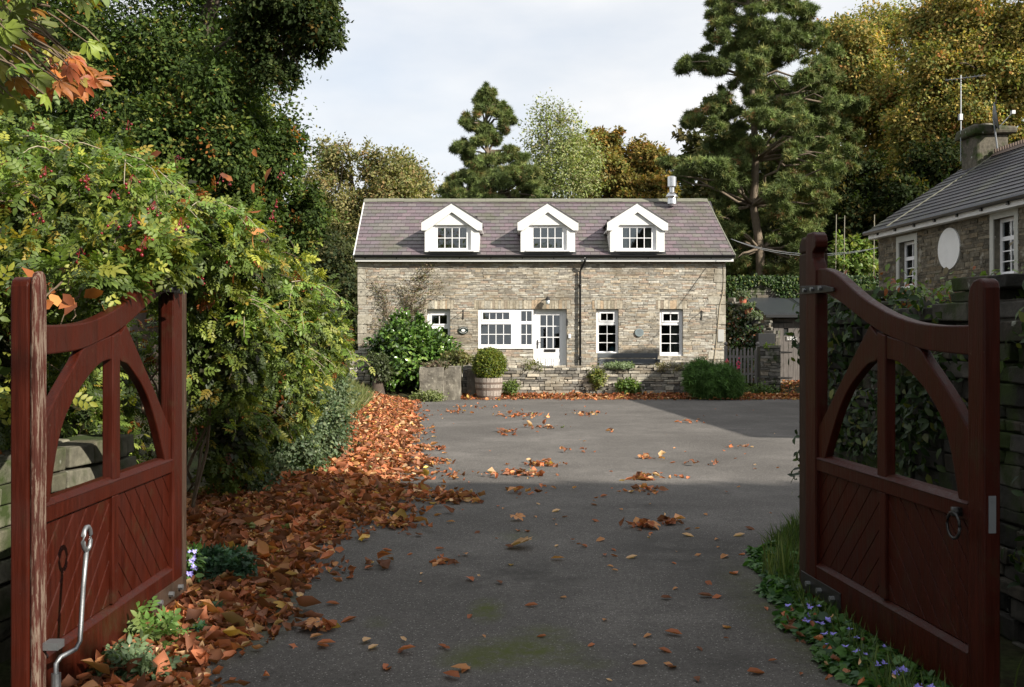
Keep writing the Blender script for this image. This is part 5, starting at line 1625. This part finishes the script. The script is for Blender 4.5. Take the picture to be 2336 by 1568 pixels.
tree('conifer', 'open layered conifer standing up behind the cottage roof left of centre', W(1108, 640, 48),
     envelope([(192, 1108, 1116), (225, 1088, 1140), (262, 1060, 1162), (284, 1035, 1168), (300, 1078, 1158), (330, 1040, 1150), (350, 1030, 1195), (380, 1062, 1215), (400, 1035, 1230), (430, 1015, 1250), (470, 985, 1270)], 48, 165, 5, (10, 25), .45),
     38000, .21, PINE, 203, mat='needle', proto=TUFT, trunk_r=.20, per=14, spread=.28, shell=.4, flat=.7, top=W(1112, 200, 48), bark='pine_bark', up=.9, nr=.5, every=2, jitter=.25)
WIL = [(3, (.16, .19, .06)), (2, (.20, .22, .09)), (1, (.11, .15, .04)), (1, (.22, .20, .09))]
WIL = [(w_, tuple(1.25 * q for q in c_)) for w_, c_ in WIL]
tree('willow_tree', 'pale feathery half-bare tree behind the middle of the cottage roof', W(1265, 640, 54), [lobe(1245, 260, 45, 40, 54, .35), lobe(1290, 270, 40, 40, 54, .4), lobe(1230, 320, 40, 60, 54, .5), lobe(1290, 340, 60, 70, 54, 1), lobe(1300, 410, 75, 60, 53, 1), lobe(1235, 400, 50, 60, 54, 1), lobe(1340, 370, 40, 60, 55, .8)],
     15000, .15, WIL, 204, trunk_r=.16, per=16, spread=.2, shell=.25, bark='pale_bark', twigs=26)
AUT = [(3, (.155, .115, .03)), (3, (.12, .10, .03)), (2, (.085, .095, .025)), (1.4, (.21, .13, .035)), (.8, (.18, .09, .03))]
AUT = [(w_, tuple(1.45 * q for q in c_)) for w_, c_ in AUT]
tree('oak_tree', 'rounded autumn-gold oak behind the right half of the cottage roof', W(1430, 640, 62), [lobe(1390, 350, 60, 55, 62), lobe(1450, 360, 65, 60, 62), lobe(1410, 420, 80, 60, 60), lobe(1490, 400, 60, 70, 61), lobe(1350, 400, 50, 70, 63), lobe(1460, 440, 80, 50, 59), lobe(1345, 320, 40, 30, 64, .7)], 52000, .22, AUT, 205, trunk_r=.4, per=30, spread=.18, twigs=6, sub=8, mat='far_leaf')
tree('big_pine', 'big spreading dark pine on the right, its bare trunk rising behind the ivy wall', (W(1735, 632, 38).x, 38, 3.5),
     envelope([(-60, 1660, 1790), (0, 1625, 1830), (60, 1610, 1865), (110, 1615, 1900), (140, 1550, 1915), (165, 1560, 1925), (190, 1650, 1935), (240, 1600, 1965), (300, 1545, 1972), (350, 1492, 1955), (385, 1515, 1930), (430, 1570, 1895), (500, 1610, 1885), (560, 1640, 1865), (625, 1655, 1830)], 38, 340, 6, (15, 40), .40, trunk=(1728, 370)),
     100000, .19, PINE, 206, mat='needle', proto=TUFT, trunk_r=.19, per=14, spread=.26, shell=.4, flat=.7, top=W(1705, -60, 38), bark='pine_bark', up=.8, nr=.5, every=3, jitter=.28)
GOLD = [(3, (.17, .13, .04)), (3, (.13, .115, .035)), (3, (.09, .10, .03)), (1, (.22, .14, .045)), (1.6, (.05, .065, .02)), (.2, (.18, .08, .03))]
GOLD = [(w_, tuple(1.95 * q for q in c_)) for w_, c_ in GOLD]
tree('autumn_beech', 'tall golden-brown beech behind the big pine, reaching the top of the picture', (22, 50, 4), [lobe(1900, 110, 110, 95, 48), lobe(2010, 100, 110, 100, 50), lobe(1960, 220, 130, 110, 48), lobe(1940, 340, 130, 120, 50), lobe(2060, 260, 120, 120, 47), lobe(2040, 400, 140, 110, 48), lobe(1900, 440, 110, 100, 52)],
     95000, .18, GOLD, 207, trunk_r=.45, per=26, spread=.18, twigs=5, sub=9, mat='far_leaf')
tree('autumn_beech', 'broad russet beech overhanging the neighbouring house at the upper right', (25, 42, 3), [lobe(2150, 80, 130, 110, 42), lobe(2270, 60, 130, 110, 41), lobe(2190, 190, 140, 110, 40), lobe(2310, 190, 110, 110, 41), lobe(2130, 300, 120, 100, 41), lobe(2250, 310, 130, 90, 42), lobe(2360, 90, 100, 150, 40), lobe(2080, 400, 110, 90, 43)],
     110000, .16, GOLD, 208, trunk_r=.5, per=26, spread=.18, twigs=4, sub=9, mat='far_leaf')
tree('dark_tree', 'dark green tree in the shade between the big pine and the neighbouring house', (17.5, 40, 3.5), [lobe(1920, 520, 100, 90, 41), lobe(2020, 470, 110, 110, 39), lobe(2120, 420, 110, 90, 38), lobe(1960, 430, 90, 80, 40)], 34000, .18,
     [(3, (.022, .034, .010)), (1, (.04, .05, .014)), (.6, (.09, .07, .02))], 209, trunk_r=.3, per=30, spread=.18, sub=8, mat='far_leaf')
# dense wood closing the view behind everything
def wood():
    rng = np.random.default_rng(88)
    spec = [(640, 640, 220, 130, 75), (900, 640, 240, 110, 78), (1150, 560, 200, 120, 80), (1400, 540, 200, 120, 76), (1600, 480, 160, 170, 66), (1750, 420, 160, 220, 62), (1900, 440, 170, 190, 62), (2080, 400, 200, 220, 58), (2280, 380, 220, 240, 55), (1620, 340, 80, 90, 66), (1700, 600, 160, 80, 50), (1900, 600, 160, 60, 47),
            (400, 600, 300, 200, 60), (100, 560, 300, 250, 55), (720, 560, 60, 100, 66)]
    P_, D, N, C = cloud(rng, sublobes([lobe(*s_) for s_ in spec], 12, rng, (.25, .45)), 130000, 40, .18, .5)
    k = P_[:, 2] > ground_z(P_[:, 0], P_[:, 1]) - .5
    P_, D, N, C = P_[k], D[k], N[k], C[k]
    scatter('woodland', P_quad(), P_, D, N, .42 * rng.uniform(.6, 1.3, len(P_)), pick(rng, [(3, (.05, .058, .022)), (2, (.08, .078, .03)), (1, (.13, .11, .042))], len(P_), .2, C), 'far_leaf', tagkw=dict(label='dense dark woodland closing the view behind the cottage', cat='woodland', kind='stuff'))
wood()

# --- ivy on the walls
def ivy(name, label, n, fn, size, pal, seed, kind=None, cat='ivy', mat='glossy_leaf', proto=None):
    rng = np.random.default_rng(seed)
    P_, Nn = fn(rng, n)
    D = rng.normal(size=P_.shape); D[:, 2] -= .8
    scatter(name, proto or P_leaf(), P_, D, Nn + rng.normal(size=P_.shape) * .35, size * rng.uniform(.6, 1.3, len(P_)), pick(rng, pal, len(P_), .2), mat, tagkw=dict(label=label, cat=cat, kind=kind))
IVY = [(3, (.030, .065, .015)), (2, (.05, .10, .02)), (1, (.10, .16, .03)), (.4, (.2, .22, .05))]
def f1(rng, n):
    x = rng.uniform(6.7, 15, n); h = rng.beta(1.2, 2.2, n) * 1.5 * (.6 + .4 * np.sin(x * 2.1))
    z = 3.70 - np.abs(h); y = 32.88 - rng.uniform(0, .14, n)
    return np.stack([x, y, z], 1), np.tile((0, -1, .5), (n, 1)).astype(float)
ivy('ivy', 'ivy hanging over the top of the tall wall behind the log shed', 9000, f1, .10, [(w_, tuple(.75 * q for q in c_)) for w_, c_ in IVY], 301, mat='leaf')
def f2(rng, n):
    t = rng.random(n); cl = np.sin(t * 23) + np.sin(t * 9 + 1) + rng.normal(0, .6, n); z = rng.uniform(.05, 1.9, n)
    k = (cl + np.sin(z * 6 + t * 11)) > .2
    t, z = t[k], z[k]
    x = 3.1 - .44 * t; y = 2.8 + 5.3 * t
    return np.stack([x - .29 - rng.uniform(0, .12, len(t)), y, z], 1), np.tile((-1, -.2, .5), (len(t), 1)).astype(float)
ivy('ivy', 'ivy and ferns growing on the dark wall behind the right red gate', 8000, f2, .07, [(w_, tuple(.55 * q for q in c_)) for w_, c_ in IVY], 302, mat='leaf')
def f3(rng, n):
    t = rng.beta(1, 1.3, n); k = (np.sin(t * 17) + np.sin(t * 41) + rng.normal(0, .5, n)) > -.1; t = t[k]
    x = 3.1 - .44 * t + rng.uniform(-.12, .3, len(t)); y = 2.8 + 5.3 * t
    z = 1.70 + .14 * t + rng.gamma(1.5, .045, len(t))
    return np.stack([x, y, z], 1), np.tile((0, -.2, 1.), (len(t), 1)).astype(float)
ivy('wall_top_plants', 'bright green leafy plants spilling along the top of the wall behind the right gate', 7000, f3, .055, [(3, (.13, .20, .035)), (2, (.08, .12, .03)), (1, (.22, .07, .03)), (1, (.14, .11, .06))], 303, cat='plants', kind='stuff', mat='leaf')
def f4(rng, n):
    x = rng.uniform(6.62, 7.6, n); z = rng.uniform(.4, 2.75, n); k = z < 2.75 - (x - 6.7) * .9; x, z = x[k], z[k]
    return np.stack([x, 30.7 - (x - 6.7) * .6 - rng.uniform(0, .3, len(x)), z], 1), np.tile((-.2, -1, .4), (len(x), 1)).astype(float)
ivy('creeper', 'dark creeper smothering the stepped wall beside the cottage', 3200, f4, .12, [(3, (.025, .05, .012)), (1, (.06, .06, .02)), (.5, (.14, .06, .03))], 304, cat='creeper')

# --- garden plants
foliage_thing('laurel_bush', 'large glossy green laurel bush against the left end of the cottage', 'shrub', (bx(945, 28.6), 28.6, 0),
    [lobe(930, 785, 56, 52, 28.7, 1), lobe(1000, 808, 40, 40, 28.6, 1), lobe(965, 790, 45, 45, 28.5, 1), lobe(895, 800, 48, 50, 28.6, 1), lobe(960, 825, 85, 48, 28.4, 1.2), lobe(895, 845, 45, 32, 28.2, 1), lobe(918, 735, 20, 24, 28.8, .8), lobe(948, 733, 16, 20, 28.8, .8)], 13000, .15,
    [(3, (.06, .12, .02)), (2, (.09, .17, .03)), (1, (.035, .07, .014)), (.8, (.15, .22, .05))], 401, mat='glossy_leaf', proto=P_leaf(), per=24, spread=.16, trunk_r=.05, shell=.7)
foliage_thing('rosemary_bush', 'soft dark green rosemary mound in front of the right end of the low wall', 'shrub', (bx(1628, 26.0), 26.0, 0),
    [lobe(1628, 872, 58, 38, 26.1, 1), lobe(1600, 862, 35, 38, 26.2, 1), lobe(1660, 880, 32, 30, 26.0, 1)], 15000, .13, [(3, (.075, .15, .035)), (2, (.10, .19, .045)), (1, (.05, .10, .025))], 402, proto=P_tuft(4, .06), mat='needle', per=20, spread=.12, trunk_r=.03, up=2.5, shell=.7)
sm = [('wall_plant', 'silvery cushion plant on top of the low wall in front of the bench', 1412, 834, 34, 4, 26.95, .045, [(1, (.22, .27, .16)), (1, (.16, .22, .10))], 2600),
      ('wall_plant', 'yellow-green trailing plant hanging down the low wall left of the cushion plant', 1362, 862, 18, 20, 26.85, .06, [(1, (.15, .18, .04)), (1, (.10, .14, .03)), (1, (.2, .2, .05))], 1800),
      ('wall_plant', 'leafy green weed at the foot of the low wall below the bench', 1432, 882, 26, 13, 26.7, .07, [(2, (.09, .15, .03)), (1, (.14, .19, .04))], 2200),
      ('wall_plant', 'straggling pale weed on the low wall just right of the barrel planter', 1215, 835, 26, 10, 27.0, .05, [(1, (.2, .2, .08)), (1, (.14, .16, .05))], 900),
      ('wall_plant', 'dry yellowish tuft on the low wall right of the front door', 1520, 838, 36, 9, 27.0, .05, [(1, (.24, .2, .11)), (1, (.15, .15, .06))], 1000),
      ('wall_plant', 'low green weed beside the barrel planter at the foot of the wall', 1165, 884, 18, 18, 26.5, .06, [(1, (.14, .19, .04)), (1, (.09, .14, .03))], 900),
      ('wall_plant', 'withered plant draped over the top of the bigger stone block', 995, 833, 30, 5, 25.8, .06, [(1, (.2, .18, .12)), (1, (.12, .13, .07)), (1, (.15, .10, .07))], 1500),
      ('wall_plant', 'tall dry grasses behind the stone blocks', 1045, 820, 34, 13, 27.4, .09, [(1, (.19, .17, .07)), (1, (.13, .15, .05))], 2000),
      ('wall_plant', 'pale green weeds around the foot of the bigger stone block', 975, 906, 48, 8, 25.2, .06, [(1, (.14, .18, .05)), (1, (.18, .2, .09))], 1500),
      ('wall_plant', 'green weeds on the ground in front of the stone pillar', 1735, 893, 42, 11, 27.6, .07, [(1, (.10, .16, .03)), (1, (.06, .1, .02))], 1500),
      ('wall_plant', 'small green fern growing on the stone pillar by the shed', 1751, 795, 14, 8, 28.3, .07, [(1, (.2, .28, .05))], 350)]
for i, (nm, lab, u, v, ru, rv, y, sz, pal, n) in enumerate(sm):
    foliage_thing(nm, lab, 'plant', (bx(u, y), y, max(0, H + (VH - v - rv) * y / F)), [lobe(u, v, ru, rv, y, 1)], n, sz, pal, 420 + i, per=16, spread=.2, trunk_r=.008, shell=.4, proto=P_quad(), up=.5)
foliage_thing('low_shrub', 'dull green shrub beside the stone pier at the left corner of the cottage', 'shrub', (bx(862, 27.5), 27.5, 0), [lobe(862, 828, 22, 22, 27.5), lobe(875, 850, 24, 18, 27.5)], 2500, .08, [(1, (.06, .08, .03)), (1, (.09, .11, .05))], 440, per=16)
for u, v, lab in ((1660, 826, 'red flower head above the rosemary mound beside the picket gate'), (1683, 833, 'pink flower head rightmost above the rosemary mound')):
    y = 26.7; mb = MB(); rg = random.Random(u); p = W(u, v, y)
    for k in range(14): mb.ball(p + Vector((rg.gauss(0, .04), rg.gauss(0, .03), rg.gauss(0, .07))), .022, 5)
    mb.tube([p, (p.x, y, .05)], .008, 5)
    tag(mb.build('flower', 'flower_pink', at=(p.x, y, .05)), lab, 'flower')
for i, (u, v0, lab) in enumerate(((1915, 540, 'leafy stalk left of the canes above the ivy wall'), (1950, 545, 'leafy stalk between the canes above the ivy wall'), (1975, 555, 'bushy sunlit stalks right of the canes above the ivy wall'))):
    foliage_thing('garden_plant', lab, 'plant', (bx(u, 34.2), 34.2, 3.5), [lobe(u, 600, 18, 25, 34.2), lobe(u, v0 + 20, 10, 25, 34.2, .6)], 900, .16, [(2, (.13, .2, .04)), (1, (.2, .22, .06))], 450 + i, per=12, spread=.25, bark='pale_twig', trunk_r=.015, proto=P_leaf())

# climbing shrub, mostly bare, on the left of the front
def climber():
    rg = random.Random(44)
    t = thing('climbing_shrub', 'mostly bare climbing shrub trained up the stone front left of the first window', 'climber', (hx(905), 29.9, .45))
    mb = MB()
    tips = []
    for (u0, v0, u1, v1) in ((900, 800, 955, 640), (955, 640, 985, 600), (935, 740, 950, 680), (905, 790, 880, 690), (880, 690, 850, 640), (930, 700, 900, 640), (945, 665, 1000, 640), (900, 760, 860, 740), (935, 720, 985, 690), (925, 730, 990, 650), (890, 740, 870, 650)):
        for k in range(3):
            a = (hx(u0 + rg.uniform(-6, 6)), YF - .06, hz(v0)); b = (hx(u1 + rg.uniform(-22, 22)), YF - .07 - rg.uniform(0, .1), hz(v1 + rg.uniform(-14, 14)))
            limb(mb, a, b, .016 if k == 0 else .007, .004, rg, 6, .07, 5); tips.append((a, b))
            for q in range(5):
                s_ = rg.random(); p = Vector(a).lerp(Vector(b), s_); limb(mb, p, p + Vector((rg.uniform(-.35, .35), rg.uniform(-.1, 0), rg.uniform(-.05, .35))), .005, .002, rg, 3, .1, 4)
    mb.build('stem', 'twig', t)
    rng = np.random.default_rng(44)
    n = 1500
    P_ = []
    for _ in range(n):
        a, b = rg.choice(tips); s_ = rg.random()
        P_.append(Vector(a).lerp(Vector(b), s_) + Vector((rg.gauss(0, .13), -abs(rg.gauss(0, .05)), rg.gauss(0, .12))))
    P_ = np.array([tuple(p) for p in P_])
    scatter('foliage', P_quad(), P_, rng.normal(size=P_.shape), rng.normal(size=P_.shape) + (0, -1, .4), rng.uniform(.03, .065, n), pick(rng, [(2, (.13, .13, .05)), (1, (.09, .12, .035)), (1, (.18, .13, .07))], n), 'leaf', t)
climber()

# --- grass bank, ground covers
def blades(name, label, n, fn, hgt, pal, seed, wd=.022, lean=.38):
    rng = np.random.default_rng(seed)
    P_ = fn(rng, n)
    v = np.array([(0, -wd, 0), (0, wd, 0), (.55, wd * .8, .0), (.55, -wd * .8, .0), (1, 0, -.12)]); f = np.array([(0, 1, 2), (0, 2, 3), (3, 2, 4)])
    D = rng.normal(0, lean, P_.shape); D[:, 2] = 1.0
    N = rng.normal(size=P_.shape); N[:, 2] = .1
    scatter(name, (v, f), P_, D, N, hgt * rng.uniform(.5, 1.25, len(P_)), pick(rng, pal, len(P_), .2), 'leaf', tagkw=dict(label=label, cat='grass', kind='stuff'))
def gb(rng, n):
    y = rng.uniform(16.5, 29.3, n)
    xr = np.interp(y, [16.5, 20, 24, 26, 27.6, 29.3], [-3.15, -3.2, -3.45, -4.3, -5.2, -5.6])
    x = xr - rng.gamma(1.5, .4, n)
    return np.stack([x, y, ground_z(x, y) - .02], 1)
GR = [(3, (.13, .16, .05)), (2, (.19, .20, .08)), (1.5, (.08, .12, .03)), (1, (.26, .23, .12))]
blades('grass', 'long unmown grass on the bank between the hedge and the side path', 26000, gb, .42, GR, 501)
def gl(rng, n):
    y = rng.uniform(28.9, 29.6, n); x = rng.uniform(-4.2, -1.6, n)
    return np.stack([x, y, np.full(n, .0)], 1)
blades('grass', 'strip of grass in front of the laurel beyond the side path', 3500, gl, .30, GR, 502)
def gv(rng, n):
    y = rng.uniform(4, 14, n); x = np.interp(y, [4, 6, 7.5, 10, 14], [1.60, 1.68, 1.95, 3.4, 5.9]) + rng.gamma(1.3, .12, n)
    return np.stack([x, y, np.zeros(n)], 1)
blades('grass', 'grass and weeds along the right edge of the drive behind the right gate', 5000, gv, .16, [(2, (.07, .12, .03)), (1, (.11, .15, .04))], 503, .03)
def gw(rng, n):
    p = rng.normal(size=(n, 3)) * (.05, .13, 0) + (1.76, 6.5, 0.0)
    p[:, 2] = 0; return p
blades('grass', 'tuft of tall weeds growing at the far foot of the right gate', 90, gw, .28, [(2, (.10, .15, .04)), (1, (.16, .19, .06))], 504, .02, .16)

def bellflower():
    rng = np.random.default_rng(61); rg = random.Random(61)
    n = 5200
    y = rng.uniform(3.7, 7.3, n)
    xl = np.interp(y, [3.7, 4.3, 5, 5.6, 6.3, 7.3], [1.66, 1.56, 1.50, 1.50, 1.62, 1.74]) + .04 * np.sin(y * 9)
    x = xl + (1.97 - xl) * rng.random(n)
    ed = np.clip((x - xl) / .25, 0, 1)
    z = .02 + .14 * ed * (.7 + .3 * np.sin(x * 17) * np.cos(y * 13)) * rng.uniform(.3, 1, n)
    k = ~((x > 1.74) & (z > .09)); x, y, z = x[k], y[k], z[k]; n = len(x)
    P_ = np.stack([x, y, z], 1)
    v, f = P_leaf(); v = v.copy(); v[:, 1] *= 1.7
    D = rng.normal(size=P_.shape); D[:, 2] *= .3; N = rng.normal(0, .35, P_.shape); N[:, 2] += 1; N[:, 0] -= .2
    o = scatter('ground_cover', (v, f), P_, D, N, .055 * rng.uniform(.6, 1.3, n), pick(rng, [(3, (.055, .13, .03)), (2, (.08, .17, .04)), (1, (.035, .09, .03))], n, .2), 'leaf', tagkw=dict(label='round-leaved green bellflower mat along the foot of the right gate', cat='ground cover', kind='stuff'))
    n = 34; yy = rng.uniform(4.0, 5.6, n); xx = np.interp(yy, [4, 5, 5.6], [1.60, 1.52, 1.52]) + rng.uniform(.0, .22, n)
    st = P_rosette(5, P_quad()); P_ = np.stack([xx, yy, np.full(n, .15) * rng.uniform(.5, 1, n)], 1)
    s_ = scatter('bellflowers', st, P_, rng.normal(size=(n, 3)) * (1, 1, .1), np.tile((-.2, -.5, 1.), (n, 1)), rng.uniform(.018, .028, n), np.tile((.30, .27, .75), (n, 1)), 'plain_grain', tagkw=dict(label='small violet star flowers dotted over the mat by the right gate', cat='flowers', kind='stuff'))
bellflower()

def left_clumps():
    rng = np.random.default_rng(62)
    def cl(nm, lab, u, v, y, ru, rv, n, size, pal, seed, proto, mat='leaf', up=1.2):
        foliage_thing(nm, lab, 'plant', (bx(u, y), y, 0), [lobe(u, v, ru, rv, y, 1)], n, size, pal, seed, proto=proto, per=10, spread=.18, shell=.75, trunk_r=.004, mat=mat, up=up)
    SED = [(3, (.055, .12, .065)), (2, (.08, .15, .08)), (1, (.04, .08, .045))]
    cl('stonecrop_clump', 'bushy blue-green stonecrop clump growing by the hinge end of the left gate', 500, 1308, 6.35, 72, 42, 1300, .042, SED, 601, P_rosette(6))
    cl('stonecrop_clump', 'smaller stonecrop clump halfway along the left gate among dead leaves', 438, 1460, 5.2, 38, 30, 600, .034, SED, 602, P_rosette(6))
    cl('stonecrop_clump', 'tiny stonecrop tuft between the two bigger clumps', 487, 1400, 5.55, 16, 22, 250, .032, SED, 603, P_rosette(6))
    cl('poppy_leaves', 'fresh light green ferny leaves along the bottom rail of the left gate', 345, 1455, 5.05, 62, 38, 420, .085, [(2, (.12, .22, .05)), (1, (.2, .27, .08))], 604, SPRAY)
    cl('poppy_leaves', 'grey-green ferny plant at the very bottom left below the gate', 300, 1545, 4.55, 90, 32, 420, .07, [(2, (.12, .18, .09)), (1, (.17, .24, .12))], 605, SPRAY)
    cl('bellflower_plant', 'lilac-flowered bellflower beside the far foot of the left gate', 425, 1290, 6.1, 26, 45, 260, .05, [(2, (.10, .18, .05)), (1, (.07, .13, .04))], 606, P_leaf())
    n = 14; u = rng.uniform(408, 450, n); v = rng.uniform(1252, 1320, n)
    P_ = np.array([tuple(W(a, b, 5.95)) for a, b in zip(u, v)])
    scatter('bellflowers', P_rosette(5, P_quad()), P_, rng.normal(size=(n, 3)), np.tile((.2, -1., .6), (n, 1)), rng.uniform(.02, .03, n), np.tile((.38, .34, .80), (n, 1)), 'plain_grain', tagkw=dict(label='small lilac star flowers at the far foot of the left gate', cat='flowers', kind='stuff'))
left_clumps()

# ------------------------------------------------------------------ fallen leaves
def curl(proto, a=.35, b=.25):
    v, f = proto; v = v.copy()
    v[:, 2] += a * np.abs(v[:, 1]) + b * (v[:, 0] - .5) ** 2
    return v, f
LIT = [(w_, tuple(1.5 * (.88 * q + .12 * sum(c_) / 3) for q in c_)) for w_, c_ in [(3.2, (.33, .10, .035)), (3, (.24, .075, .028)), (1.6, (.40, .18, .065)), (3, (.14, .052, .024)), (1.2, (.42, .26, .13)), (1.5, (.22, .09, .045)), (.35, (.42, .26, .05)), (.10, (.16, .2, .07))]]
def litter():
    rng = np.random.default_rng(91)
    Y = [3.6, 4.6, 5.2, 6.4, 7.8, 9.2, 10.6, 13, 16, 19, 22, 25, 27.2]
    XL = [-2.0, -2.0, -2.05, -2.2, -2.9, -3.1, -2.7, -2.9, -3.2, -3.4, -3.5, -3.7, -4.8]
    XR = [-1.25, -1.40, -1.48, -1.55, -1.45, -1.28, -1.28, -1.35, -1.6, -1.85, -2.25, -2.55, -3.4]
    n = 27000
    y = np.where(rng.random(n) < .45, rng.uniform(4, 11, n), rng.uniform(9, 27.2, n))
    xl, xr = np.interp(y, Y, XL), np.interp(y, Y, XR)
    t = rng.beta(1, 1.15, n)
    edge = .14 * (rng.random(n) ** 3) * (1 + np.sin(y * 2.3)) + .07 * np.sin(y * 5) + .35 * (rng.random(n) ** 8)
    x = xl + (xr + edge - xl) * t
    z = .012 + .11 * rng.random(n) * np.clip((xr - x) / .5, 0, 1)
    k = ~((x < -1.9) & (y < 5.9) & (z > .07)) & ~((y < 4.9) & (rng.random(n) < .35))
    k &= ~((y < 6.2) & (x < -1.62) & (rng.random(n) < .55))
    P1 = np.stack([x, y, z], 1)[k]
    tg = []
    for (u, v, su, sv, m) in ((960, 1138, 60, 7, 150), (1045, 1142, 28, 4, 70), (880, 1165, 50, 10, 90), (955, 1060, 30, 6, 70), (905, 1200, 36, 7, 80), (975, 1027, 22, 3, 25), (640, 1330, 30, 30, 60), (690, 1270, 40, 30, 60), (650, 1425, 35, 12, 30), (930, 975, 20, 8, 40), (960, 1090, 50, 8, 60)):
        for a, b in zip(rng.normal(u, su, m), rng.normal(v, sv, m)): tg.append((*G(a, b), .015 + .03 * rng.random()))
    P1 = np.concatenate([P1, np.array(tg)])
    m = 5200
    x = rng.uniform(-1.9, 8.0, m); d = rng.gamma(1.6, .26, m)
    y = 26.85 - d + .12 * np.sin(x * 1.7); k = y > 25.6 + .15 * np.sin(x * 3)
    P2 = np.stack([x, y, .012 + .10 * rng.random(m) * np.clip((26.9 - y < .5), .2, 1)], 1)[k]
    m = 1200
    P3 = np.stack([rng.normal(8.6, 1.2, m), rng.normal(28.6, .8, m), np.full(m, .26)], 1); P3[:, 2] = ground_z(P3[:, 0], P3[:, 1]) + .03
    tg = []
    for (u, v, su, m) in ((1180, 949, 30, 40), (1215, 950, 16, 22), (1340, 946, 20, 30), (1240, 977, 16, 26), (1155, 988, 18, 22), (1245, 1063, 22, 34), (1170, 1083, 34, 40), (1225, 1085, 16, 16), (1480, 1094, 28, 34), (1468, 1124, 20, 22), (1530, 1195, 26, 16), (1470, 1205, 24, 18),
                          (965, 1027, 24, 26), (985, 1056, 26, 40), (1570, 964, 14, 12), (1035, 942, 26, 22), (1400, 985, 8, 5), (1475, 1048, 16, 10), (1690, 1023, 14, 9), (1090, 930, 40, 20), (1600, 1060, 30, 10), (1200, 1125, 60, 12), (1330, 1030, 30, 8), (720, 1440, 20, 12), (870, 1290, 30, 8), (1010, 1288, 18, 9)):
        for a, b in zip(rng.normal(u, su, m), rng.normal(v, 2.2 + su * .04, m)): tg.append((*G(a, b), .010 + .02 * rng.random()))
    P5 = np.array(tg)
    m = 50; P4 = np.stack([rng.uniform(1.4, 1.75, m), rng.uniform(3.9, 5.4, m), rng.uniform(.03, .16, m)], 1); P4 = P4[P4[:, 0] < np.interp(P4[:, 1], [3.9, 5.4], [1.66, 1.54]) + .1]
    for i, (P_, lab) in enumerate(((P1, 'thick drift of curled orange-brown chestnut leaves down the left side of the drive'), (P2, 'band of orange fallen leaves at the foot of the low wall'), (P3, 'scatter of brown leaves on the ground before the log shed'), (P4, 'few orange leaves caught in the edge of the bellflower mat'), (P5, 'small windblown heaps of orange leaves strewn across the open courtyard'))):
        n = len(P_)
        D = rng.normal(size=(n, 3)); D[:, 2] *= .35
        N = rng.normal(size=(n, 3)) * .55; N[:, 2] += 1.0
        big = P_[:, 1] < 12
        sc = np.where(rng.random(n) < .16, rng.uniform(.10, .15, n), rng.uniform(.045, .09, n))
        if i == 3: sc = sc * .6
        scatter('leaf_litter', curl(P_leaf(), .9, .8), P_, D, N, sc, pick(rng, LIT, n, .22), 'dry_leaf', warp=.09, tagkw=dict(label=lab, cat='fallen leaves', kind='stuff'))
litter()

def scattered():
    rng = np.random.default_rng(92); rg = random.Random(92)
    fan = curl(P_palm(), .5, .35); one = curl(P_leaf(), .6, .5)
    protos = []
    for i in range(9):
        pr = fan if i < 3 else one
        v, f = pr
        v = v + rng.normal(0, .02, v.shape); v[:, 2] -= v[:, 2].min()
        me = bpy.data.meshes.new('fallen_leaf')
        me.from_pydata((v).tolist(), [], f.tolist()); me.materials.append(M['dry_leaf'])
        c = pick(rng, LIT, 1, .1)[0]
        a = me.attributes.new('col', 'FLOAT_COLOR', 'FACE'); a.data.foreach_set('color', np.tile((*c, 1), (len(f), 1)).astype(np.float32).ravel())
        protos.append(me)
    def put(x, y, sc, me, label, group):
        o = bpy.data.objects.new('fallen_leaf', me); COL.objects.link(o)
        o.location = (x, y, .008); o.rotation_euler = (rg.gauss(0, .15), rg.gauss(0, .15), rg.uniform(0, 6.28)); o.scale = (sc, sc, sc * .8)
        tag(o, label, 'fallen leaf', group)
    lab = 'single curled brown leaf lying loose on the bare asphalt drive'
    n = 0
    while n < 190:
        v = rg.uniform(920, 1560); u = rg.uniform(700, 1850)
        x, y = G(u, v)
        lim = np.interp(v, [920, 1110, 1300, 1568], [940, 880, 640, 560]); ur = np.interp(v, [920, 1250, 1568], [1825, 1740, 1880])
        if u < lim or u > ur: continue
        if v > 1300 and rg.random() < .55: continue
        put(x, y, rg.choice([.035, .05, .06, .08, .10]), rg.choice(protos[3:]), lab, 'loose leaves on the drive'); n += 1
    for (u, v, k) in ((1180, 949, 3), (1215, 949, 2), (1340, 946, 3), (1240, 977, 3), (1155, 988, 3), (1245, 1063, 4), (1225, 1063, 2), (1160, 1083, 3), (1200, 1084, 3), (1480, 1094, 4), (1450, 1096, 2), (1468, 1124, 3), (1530, 1195, 3), (1470, 1205, 3), (965, 1027, 4), (985, 1056, 5), (1040, 1140, 6), (960, 1130, 6),
                      (900, 1200, 6), (1010, 1150, 4), (1570, 964, 2), (1165, 1187, 1), (840, 1298, 1), (1010, 1285, 2), (1650, 1030, 1), (1700, 1022, 1), (1475, 1048, 2), (1035, 940, 3), (1400, 985, 1), (720, 1440, 3)):
        for j in range(k):
            x, y = G(u + rg.uniform(-22, 22), v + rg.uniform(-4, 4))
            put(x, y, rg.uniform(.08, .15), rg.choice(protos), lab, 'loose leaves on the drive')
    x, y = G(1205, 1252)
    me = protos[0].copy(); a = me.attributes['col']; a.data.foreach_set('color', np.tile((.42, .25, .12, 1), (len(me.polygons), 1)).astype(np.float32).ravel())
    put(x, y, .17, me, 'largest pale tan curled chestnut leaf alone in the middle of the near drive', None)
scattered()
